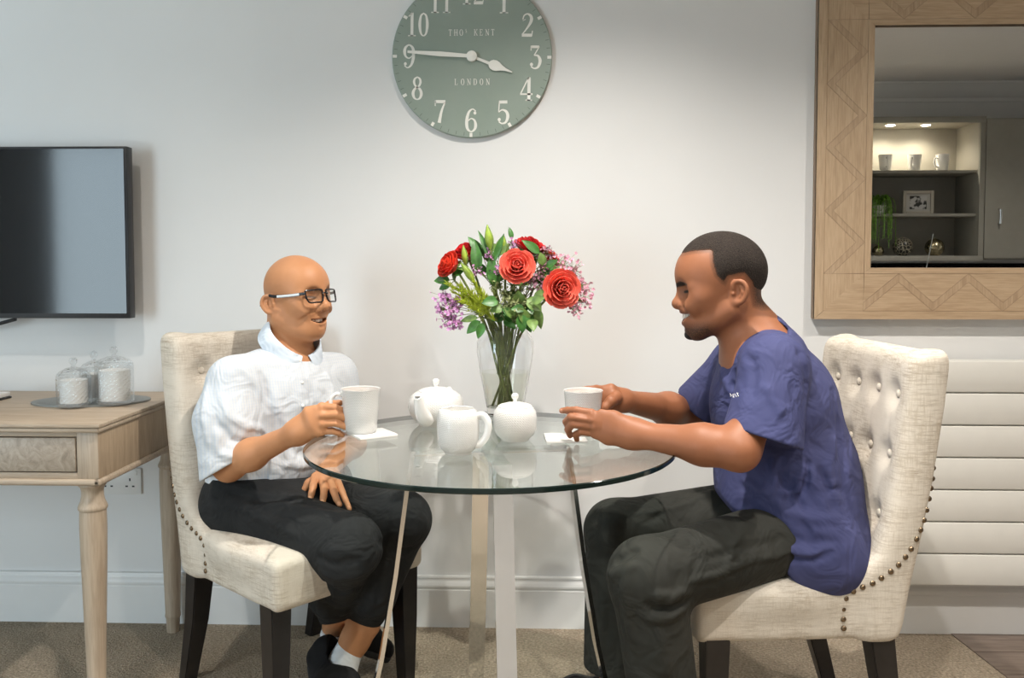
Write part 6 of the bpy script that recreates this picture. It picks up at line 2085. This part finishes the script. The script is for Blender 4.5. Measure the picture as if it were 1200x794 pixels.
# hand on the mug
kn = [W(377, 476.5, -0.668), W(378, 486, -0.676), W(378, 496, -0.676), W(377, 505, -0.668)]
S.add(seg(wrR, W(366, 494, -0.672), (0.0275, 0.020), (0.038, 0.016), (-0.15, 0, 1)), 0.04)
S.add(seg(W(366, 494, -0.672), W(374, 491, -0.672), (0.040, 0.016), (0.038, 0.013), (-0.05, 0, 1)), 0.012)
fl = [[kn[0], W(392, 477.5, -0.668), W(403, 481.5, -0.655), W(411, 487, -0.648)],
      [kn[1], W(394, 485.5, -0.676), W(406, 489.5, -0.666), W(415, 496, -0.660)],
      [kn[2], W(393, 495, -0.676), W(404, 499, -0.668), W(412, 504.5, -0.660)],
      [kn[3], W(389, 504.5, -0.668), W(397, 507, -0.662), W(402, 509.5, -0.655)]]
fr_ = [(0.0108, 0.0098, 0.0088, 0.0072), (0.0110, 0.0100, 0.0090, 0.0074), (0.0106, 0.0098, 0.0086, 0.0072), (0.0096, 0.0086, 0.0078, 0.0066)]
for pts, rr in zip(fl, fr_):
    S.add(seg(W(365, 494, -0.674) * .45 + pts[0] * .55, pts[0], rr[0], rr[0] * 1.08), 0.008)
    S.chain(pts, rr, 0.0022)
S.chain([W(360, 490, -0.65), W(374, 480, -0.630), W(388, 474, -0.622), W(398, 472, -0.622)], [0.016, 0.0125, 0.0105, 0.0085], 0.008)
for a_, b_ in ((0, 1), (1, 2), (2, 3)):
    S.fold([(kn[a_] + kn[b_]) / 2 + V3((0.004, -0.012, 0)), (fl[a_][2] + fl[b_][2]) / 2 + V3((0, -0.010, 0))], -0.0028, 0.0035)
for q in kn: S.fold([q + V3((-0.006, -0.013, 0)), q + V3((0.004, -0.013, 0))], 0.0018, 0.006)
# hand on the thigh
kl = [W(369, 558, -0.50), W(377, 561, -0.505), W(387, 563, -0.505), W(396, 564, -0.50)]
S.add(seg(wrL, W(383, 557, -0.49), (0.026, 0.017), (0.036, 0.015), (1, 0.1, 0)), 0.02)
S.add(seg(W(383, 557, -0.49), W(383, 561, -0.503), (0.036, 0.015), (0.034, 0.012), (1, 0.1, 0)), 0.01)
ll = [[kl[0], W(367, 569, -0.535), W(365, 578, -0.552), W(363.5, 585, -0.560)],
      [kl[1], W(380, 573, -0.540), W(379, 582, -0.560), W(378, 589, -0.568)],
      [kl[2], W(391, 575, -0.540), W(394, 584, -0.560), W(398, 591, -0.568)],
      [kl[3], W(401, 576, -0.535), W(405, 586, -0.552), W(409.5, 596, -0.562)]]
for pts, rr in zip(ll, fr_): S.chain(pts, rr, 0.0025)
S.chain([W(376, 556, -0.475), W(362, 566, -0.490), W(356, 574, -0.500)], [0.014, 0.011, 0.008], 0.008)
# legs, ankles
hpR, knR, anR = W(275, 592, -0.42), W(409, 640, -0.655), W(391, 733, -0.365)
hpL, knL, anL = W(330, 585, -0.27), W(471, 609, -0.515), W(416, 750, -0.450)
for h_, k_, a_ in ((hpR, knR, anR), (hpL, knL, anL)):
    S.add(seg(hc, h_, 0.085, 0.08), 0.04)
    S.chain([h_, k_], [0.078, 0.052], 0.03)
    S.chain([k_, a_], [0.050, 0.033], 0.03)
S.chain([W(430, 731, -0.455), anL, W(404, 772, -0.46)], [0.038, 0.036, 0.036], 0.02)
allp = np.array([Hl(0, 0, 0.16), Hl(0.16, 0, 0), Hl(-.1, 0, 0), shR, elR, wrR, anR, anL, hpR, hpL, knR, knL, shL, W(418, 497, -.66), W(410, 598, -.56), W(395, 772, -.46)])
lo, hi = bounds(allp, 0.11)
V, Q = S.mesh(lo, hi, HB, 1)


def stub_l(X):
    side = np.clip(1 - np.abs(X[:, 2] - 0.032) / 0.035, 0, 1) * np.clip((0.035 - X[:, 0]) / 0.03, 0, 1)
    return np.clip(side, 0, 1) * 0.28


Pl['stubble'] = stub_l
A = paint_head(V, Hl, upl, lol, Pl)
nails(V, [(p_[3] + V3((0, -0.006, 0.005)), 0.0055) for p_ in ll], A)
m_skL = skin_mat('warm_tan_skin', srgb(205, 148, 106), srgb(172, 114, 76), srgb(176, 104, 84), srgb(120, 104, 94))
# brows and lashes use a darker colour on this man
body_obj(pl, 'body', V, Q, m_skL, A)
teeth(pl, Hl, -0.0620, 0.0068, gaps=(5,), wide=1.25, low=-0.015)

# glasses
gl = link('glasses', bpy.data.meshes.new('glasses_bridge'), None, pl, world=True)
bm_ = NB()
gz, gx = 0.0085, 0.1450
def rim_pts(s):
    c = np.array([gx, 0.0345 * s, gz]); w_, h_ = 0.0270, 0.0180
    P = []
    for (u, v) in ((-1, .55), (-.9, .95), (0, 1), (.9, .95), (1, .6), (.95, -.35), (.7, -.95), (0, -1), (-.7, -.95), (-.95, -.35)):
        P.append(H_(c, u * w_, v * h_, s))
    return P


def H_(c, du, dv, s):
    # du runs outwards from the nose, with the lens wrapped slightly back
    y_ = c[1] + du * s
    return Hl(c[0] - 5.6 * (abs(y_) - 0.010) ** 2 - 0.08 * dv, y_, c[2] + dv)


m_spec = plain('black_acetate', (0.010, 0.010, 0.012), 0.2, var=0.1)
m_inlay = plain('white_temple_inlay', (0.72, 0.78, 0.82), 0.3, var=0.02)
m_lens = glass_thin('spectacle_lens', (0.97, 0.98, 0.98), 1.5)
tube(bm_, catmull([Hl(gx + .002, 0.011, gz + 0.006), Hl(gx + .006, 0, gz + 0.009), Hl(gx + .002, -0.011, gz + 0.006)], 6), 0.0022, 8)
me_ = gl.data
bmesh.ops.recalc_face_normals(bm_, faces=bm_.faces[:]); bm_.to_mesh(me_); bm_.free(); me_.shade_smooth(); me_.materials.append(m_spec)
for s in (-1, 1):
    P = catmull(rim_pts(s), 5, closed=True)
    b = NB()
    n_ = len(P); rings = []
    for i in range(n_):
        p_ = Vector(P[i]); t_ = (Vector(P[(i + 1) % n_]) - Vector(P[i - 1])).normalized(); nr = Vector(Hl.A[:, 0]); bn = t_.cross(nr).normalized()
        rings.append([b.verts.new(p_ + nr * (0.0026 * math.cos(a_)) + bn * (0.0024 * math.sin(a_))) for a_ in np.linspace(0, 2 * PI, 7)[:-1]])
    for i in range(n_):
        r0_, r1_ = rings[i], rings[(i + 1) % n_]
        for j in range(6): b.faces.new((r0_[j], r0_[(j + 1) % 6], r1_[(j + 1) % 6], r1_[j]))
    obj('rim', b, m_spec, gl)
    b = NB(); b.faces.new([b.verts.new(Vector(p_)) for p_ in P]); bmesh.ops.solidify(b, geom=b.faces[:], thickness=0.001); obj('lens', b, m_lens, gl, smooth=False)
    hinge = np.array([gx - 5.6 * (0.060 - 0.010) ** 2, 0.0610, gz + 0.010])
    tp = [hinge, (0.10, 0.0725, gz + 0.0095), (0.06, 0.0800, gz + 0.011), (0.03, 0.0820, gz + 0.014), (0.008, 0.0825, gz + 0.019), (-0.014, 0.0835, gz + 0.012), (-0.026, 0.0830, gz - 0.008)]
    P = [Hl(p_[0], p_[1] * s, p_[2]) for p_ in catmull(tp, 5)]
    b = NB(); tube(b, P, 0.0042, 8, flat=0.45, up=(0, 0, 1)); obj('temple', b, m_spec, gl)
    b = NB(); tube(b, [Hl(p_[0], (p_[1] + 0.0016) * s, p_[2]) for p_ in catmull(tp, 5)[3:14]], 0.0034, 8, flat=0.35, up=(0, 0, 1)); obj('temple_inlay', b, m_inlay, gl)

# shirt
T = Sdf()
T.add(seg(W(336, 446, -0.33), W(335, 470, -0.335), (0.145, 0.085), (0.172, 0.126), latL))
T.add(seg(W(335, 465, -0.335), W(318, 535, -0.345), (0.172, 0.132), (0.176, 0.155), latL), 0.04)
T.add(seg(W(318, 535, -0.345), W(312, 580, -0.345), (0.176, 0.155), (0.176, 0.135), latL), 0.04)
T.add(seg(W(331, 431, -0.325), shR + V3((0, 0, 0.0)), 0.052, 0.062), 0.05)
T.add(seg(W(339, 433, -0.325), shL + V3((0, 0, 0.0)), 0.052, 0.056), 0.05)
hmR = shR * 0.06 + elR * 0.94; dR = (elR - shR) / np.linalg.norm(elR - shR)
mdR = W(267, 492, -0.505)
T.add(seg(shR, mdR, 0.066, 0.084), 0.04)
T.add(seg(mdR, hmR + dR * 0.06, 0.084, 0.070), 0.03)
hmL = shL * 0.2 + elL * 0.8; dL = (elL - shL) / np.linalg.norm(elL - shL)
T.add(seg(shL, hmL + dL * 0.05, 0.062, 0.066), 0.04)
cutn = V3((0.50, -0.05, -0.86)); cutn = cutn / np.linalg.norm(cutn); hmC = W(283, 537, -0.535)
T.sub(custom(lambda P: np.maximum(-((P - V3(hmC)) @ cutn), np.linalg.norm(np.cross(P - V3(hmR), dR), axis=1) - 0.105).astype(np.float32), hmR, 0.25), 0.003)
T.sub(custom(lambda P: np.maximum(-((P - V3(hmL)) @ V3(dL)), np.linalg.norm(np.cross(P - V3(hmL), dL), axis=1) - 0.075).astype(np.float32), hmL, 0.2), 0.003)
T.sub(seg(hmR - dR * 0.05, hmR + dR * 0.05, 0.064, 0.062), 0.004)
T.sub(seg(hmL - dL * 0.05, hmL + dL * 0.04, 0.052, 0.060), 0.004)
T.add(seg(W(335, 475, -0.335), W(318, 535, -0.345), (0.165, 0.130), (0.174, 0.153), latL), 0.01)
T.add(seg(W(318, 535, -0.345), W(312, 580, -0.345), (0.174, 0.153), (0.174, 0.133), latL), 0.01)
# neck opening
T.sub(seg(nbl + V3((0, 0, -0.02)), Hl(0.0, 0, -0.02), (0.064, 0.066), (0.072, 0.074), latL), 0.004)
CR = (([(255, 455, -.55), (280, 490, -.58), (318, 510, -.56)], .007, .012), ([(248, 480, -.57), (275, 515, -.60), (315, 530, -.57)], -.007, .011), ([(245, 505, -.58), (265, 530, -.61), (300, 540, -.6)], .006, .011),
                     ([(308, 430, -.50), (318, 470, -.52), (322, 520, -.53)], -.008, .010), ([(322, 445, -.50), (340, 500, -.53), (340, 540, -.53)], .004, .014), ([(335, 520, -.53), (360, 530, -.50), (385, 520, -.44)], -.005, .012),
                     ([(330, 540, -.53), (355, 548, -.51), (380, 540, -.45)], .006, .011), ([(360, 440, -.44), (375, 480, -.44), (370, 520, -.47)], -.004, .014), ([(385, 430, -.36), (395, 460, -.36), (385, 500, -.40)], .005, .012),
                     ([(240, 440, -.52), (236, 490, -.54), (240, 530, -.55)], .005, .012), ([(275, 420, -.50), (300, 440, -.52), (312, 470, -.52)], .004, .014))
lo, hi = bounds(np.array([W(225, 500, -.5), W(412, 430, -.25), W(340, 400, -.3), W(312, 590, -.35), shR, elR, shL, elL, W(300, 500, -.15)]), 0.11)
add_creases(T, lo, hi, CR)
Vs, Qs = T.mesh(lo, hi, HC, 1)
m_shirt = cloth_mat('pale_checked_cotton', (0.62, 0.65, 0.68, 1), (0.67, 0.69, 0.71, 1), 0.85, stripe=(0.40, 0.52, 0.70, 1))
rel = Vs - np.array(W(335, 465, -0.335))
shirt = body_obj(pl, 'shirt', Vs, Qs, m_shirt, {'weave_u': rel @ latL + 0.35 * (rel @ fL), 'weave_v': rel[:, 2]})
# collar: stand and two folded leaves ending in points
Fc = Frame(W(338, 400, -0.325) + fL * 0.014, fL * 0.80 + V3((0, 0, -0.55)), (fL[0] * 0.55, fL[1] * 0.55, 0.8))
b = NB(); rows = []
N = 40
for i in range(N + 1):
    a_ = R(8) + (2 * PI - R(16)) * i / N               # runs round from the front, behind the neck and back
    fr0 = min(i, N - i) / (N / 2)                       # 0 at the front ends, 1 behind the neck
    rx_, ry_ = 0.076, 0.074
    ca, sa = math.cos(a_), math.sin(a_)
    ht = 0.020 + 0.020 * min(1, fr0 * 1.6)
    front = max(0, 1 - fr0 * 3.2)
    low = -0.014 - 0.028 * front
    outw = 0.018 + 0.020 * front
    inn = Fc(rx_ * ca * 0.98, ry_ * sa * 0.98, -0.018)
    fold = Fc(rx_ * ca, ry_ * sa, ht - 0.010 * front)
    fold2 = Fc((rx_ + 0.004) * ca, (ry_ + 0.004) * sa, ht - 0.001 - 0.010 * front)
    mid_ = Fc((rx_ + outw * .7) * ca, (ry_ + outw * .7) * sa + (0.010 * front * (1 if sa > 0 else -1)), (ht + low) / 2)
    end = Fc((rx_ + outw) * ca + 0.004 * front, (ry_ + outw) * sa + (0.022 * front * (1 if sa > 0 else -1)), low)
    rows.append([b.verts.new(Vector(x)) for x in (inn, fold, fold2, mid_, end)])
for r0_, r1_ in zip(rows[:-1], rows[1:]):
    for j in range(4): b.faces.new((r0_[j], r0_[j + 1], r1_[j + 1], r1_[j]))
bmesh.ops.recalc_face_normals(b, faces=b.faces[:])
bmesh.ops.solidify(b, geom=b.faces[:], thickness=0.0018)
m_collar = cloth_mat('pale_blue_collar', (0.62, 0.70, 0.80, 1), (0.68, 0.75, 0.82, 1), 0.85)
obj('collar', b, m_collar, shirt, angle=60)
m_btn = plain('pearl_button', (0.80, 0.80, 0.78), 0.3)
for (bxp, byp) in ((352, 421), (356, 447), (357, 474)):
    h_ = px_hit(Vs, bxp, byp)
    if h_ is not None:
        b = NB(); ball(b, h_, 0.0052, 12, 6, (1, 1, 1)); obj('button', b, m_btn, shirt)
# trousers
U = Sdf()
U.add(ell(hc + V3((0, 0, -0.005)), (0.15, 0.15, 0.105)))
U.add(seg(W(314, 564, -0.345), hc, (0.184, 0.150), (0.17, 0.13), latL), 0.03)
U.inter(half(W(320, 549, -0.345), (0, 0, 1)), 0.01)
U.add(seg(hpR, knR, 0.098, 0.080), 0.05)
U.add(seg(hpL, knL, 0.094, 0.078), 0.03)
U.add(seg(knR, W(391, 694, -0.48), 0.077, 0.066), 0.03)
U.add(seg(W(391, 694, -0.48), W(394, 717, -0.390), 0.066, 0.052), 0.02)
U.add(seg(knL, W(436, 697, -0.475), 0.074, 0.064), 0.018)
U.add(seg(W(436, 697, -0.475), W(431, 716, -0.452), 0.064, 0.052), 0.015)
cR, cL = W(391, 727, -0.38), W(432, 727, -0.452)
U.sub(custom(lambda P: np.maximum((P - V3(cR)) @ V3((-0.25, 0.25, 1)), np.linalg.norm(P - V3(cR), axis=1) - 0.11).astype(np.float32), cR, 0.15), 0.006)
CR = (([(300, 585, -.52), (350, 590, -.62), (400, 600, -.70)], .004, .012), ([(365, 655, -.60), (395, 665, -.68), (430, 655, -.73)], -.009, .012), ([(368, 668, -.56), (395, 682, -.62), (435, 672, -.70)], .008, .012), ([(372, 685, -.52), (400, 700, -.56), (432, 690, -.63)], -.007, .012),
                     ([(375, 705, -.46), (400, 714, -.48), (425, 706, -.52)], .006, .009), ([(260, 570, -.50), (300, 580, -.54), (340, 575, -.5)], -.006, .012), ([(250, 585, -.50), (300, 600, -.58), (350, 625, -.64)], .005, .014), ([(445, 630, -.58), (470, 650, -.58), (490, 645, -.56)], -.008, .012),
                     ([(345, 575, -.55), (345, 600, -.64), (347, 640, -.62)], .002, .005), ([(392, 672, -.64), (390, 700, -.58), (388, 722, -.45)], .002, .004), ([(430, 700, -.52), (445, 712, -.52), (455, 700, -.5)], .006, .010))
lo, hi = bounds(np.array([W(245, 590, -.4), hc, knR, knL, cR, cL, hpL, W(314, 548, -.345)]), 0.19)
add_creases(U, lo, hi, CR)
Vt, Qt = U.mesh(lo, hi, HC, 1)
m_trL = cloth_mat('black_jersey', (0.016, 0.017, 0.018, 1), (0.026, 0.027, 0.028, 1), 0.85)
body_obj(pl, 'trousers', Vt, Qt, m_trL)
# socks
m_sock = cloth_mat('white_sock', (0.76, 0.78, 0.80, 1), (0.80, 0.82, 0.84, 1), 0.9)
for pts, rr, cut, cn in (([W(414, 752, -0.450), W(402, 776, -0.465), W(402, 808, -0.53)], [0.0385, 0.0385, 0.036], W(411, 752, -0.45), V3((0.35, 0, 1))),
                         ([W(390, 736, -0.366), W(390, 748, -0.358), W(404, 764, -0.335)], [0.0335, 0.032, 0.028], W(384, 740, -0.37), V3((0.3, 0, 1)))):
    K = Sdf(); K.chain(pts, rr, 0.02)
    K.inter(half(cut, cn), 0.004)
    lo, hi = bounds(np.array(pts), 0.05)
    V_, Q_ = K.mesh(lo, hi, 0.004, 1); body_obj(pl, 'sock', V_, Q_, m_sock)
# slip-on shoes with raised heels, toes on the carpet
m_slip = cloth_mat('black_slipper_suede', (0.010, 0.010, 0.011, 1), (0.017, 0.017, 0.018, 1), 0.9)
h1 = V3((-0.612, -0.398, 0.066)); t1 = V3((-0.495, -0.645, 0.004))
op1 = seg(W(400, 775, -0.465), W(414, 735, -0.455), 0.046, 0.064)
shoe(pl, h1, t1, m_slip, m_sole, (0, 0, 1), 0.060, 0.050, opening=(op1, 0.004))
h2 = V3((-0.636, -0.355, 0.135)); t2 = V3((-0.430, -0.290, 0.008))
op2 = seg(W(394, 745, -0.36), W(396, 722, -0.37), 0.030, 0.036)
shoe(pl, h2, t2, m_slip, m_sole, (0, 0, 1), 0.050, 0.056, opening=(op2, 0.004))
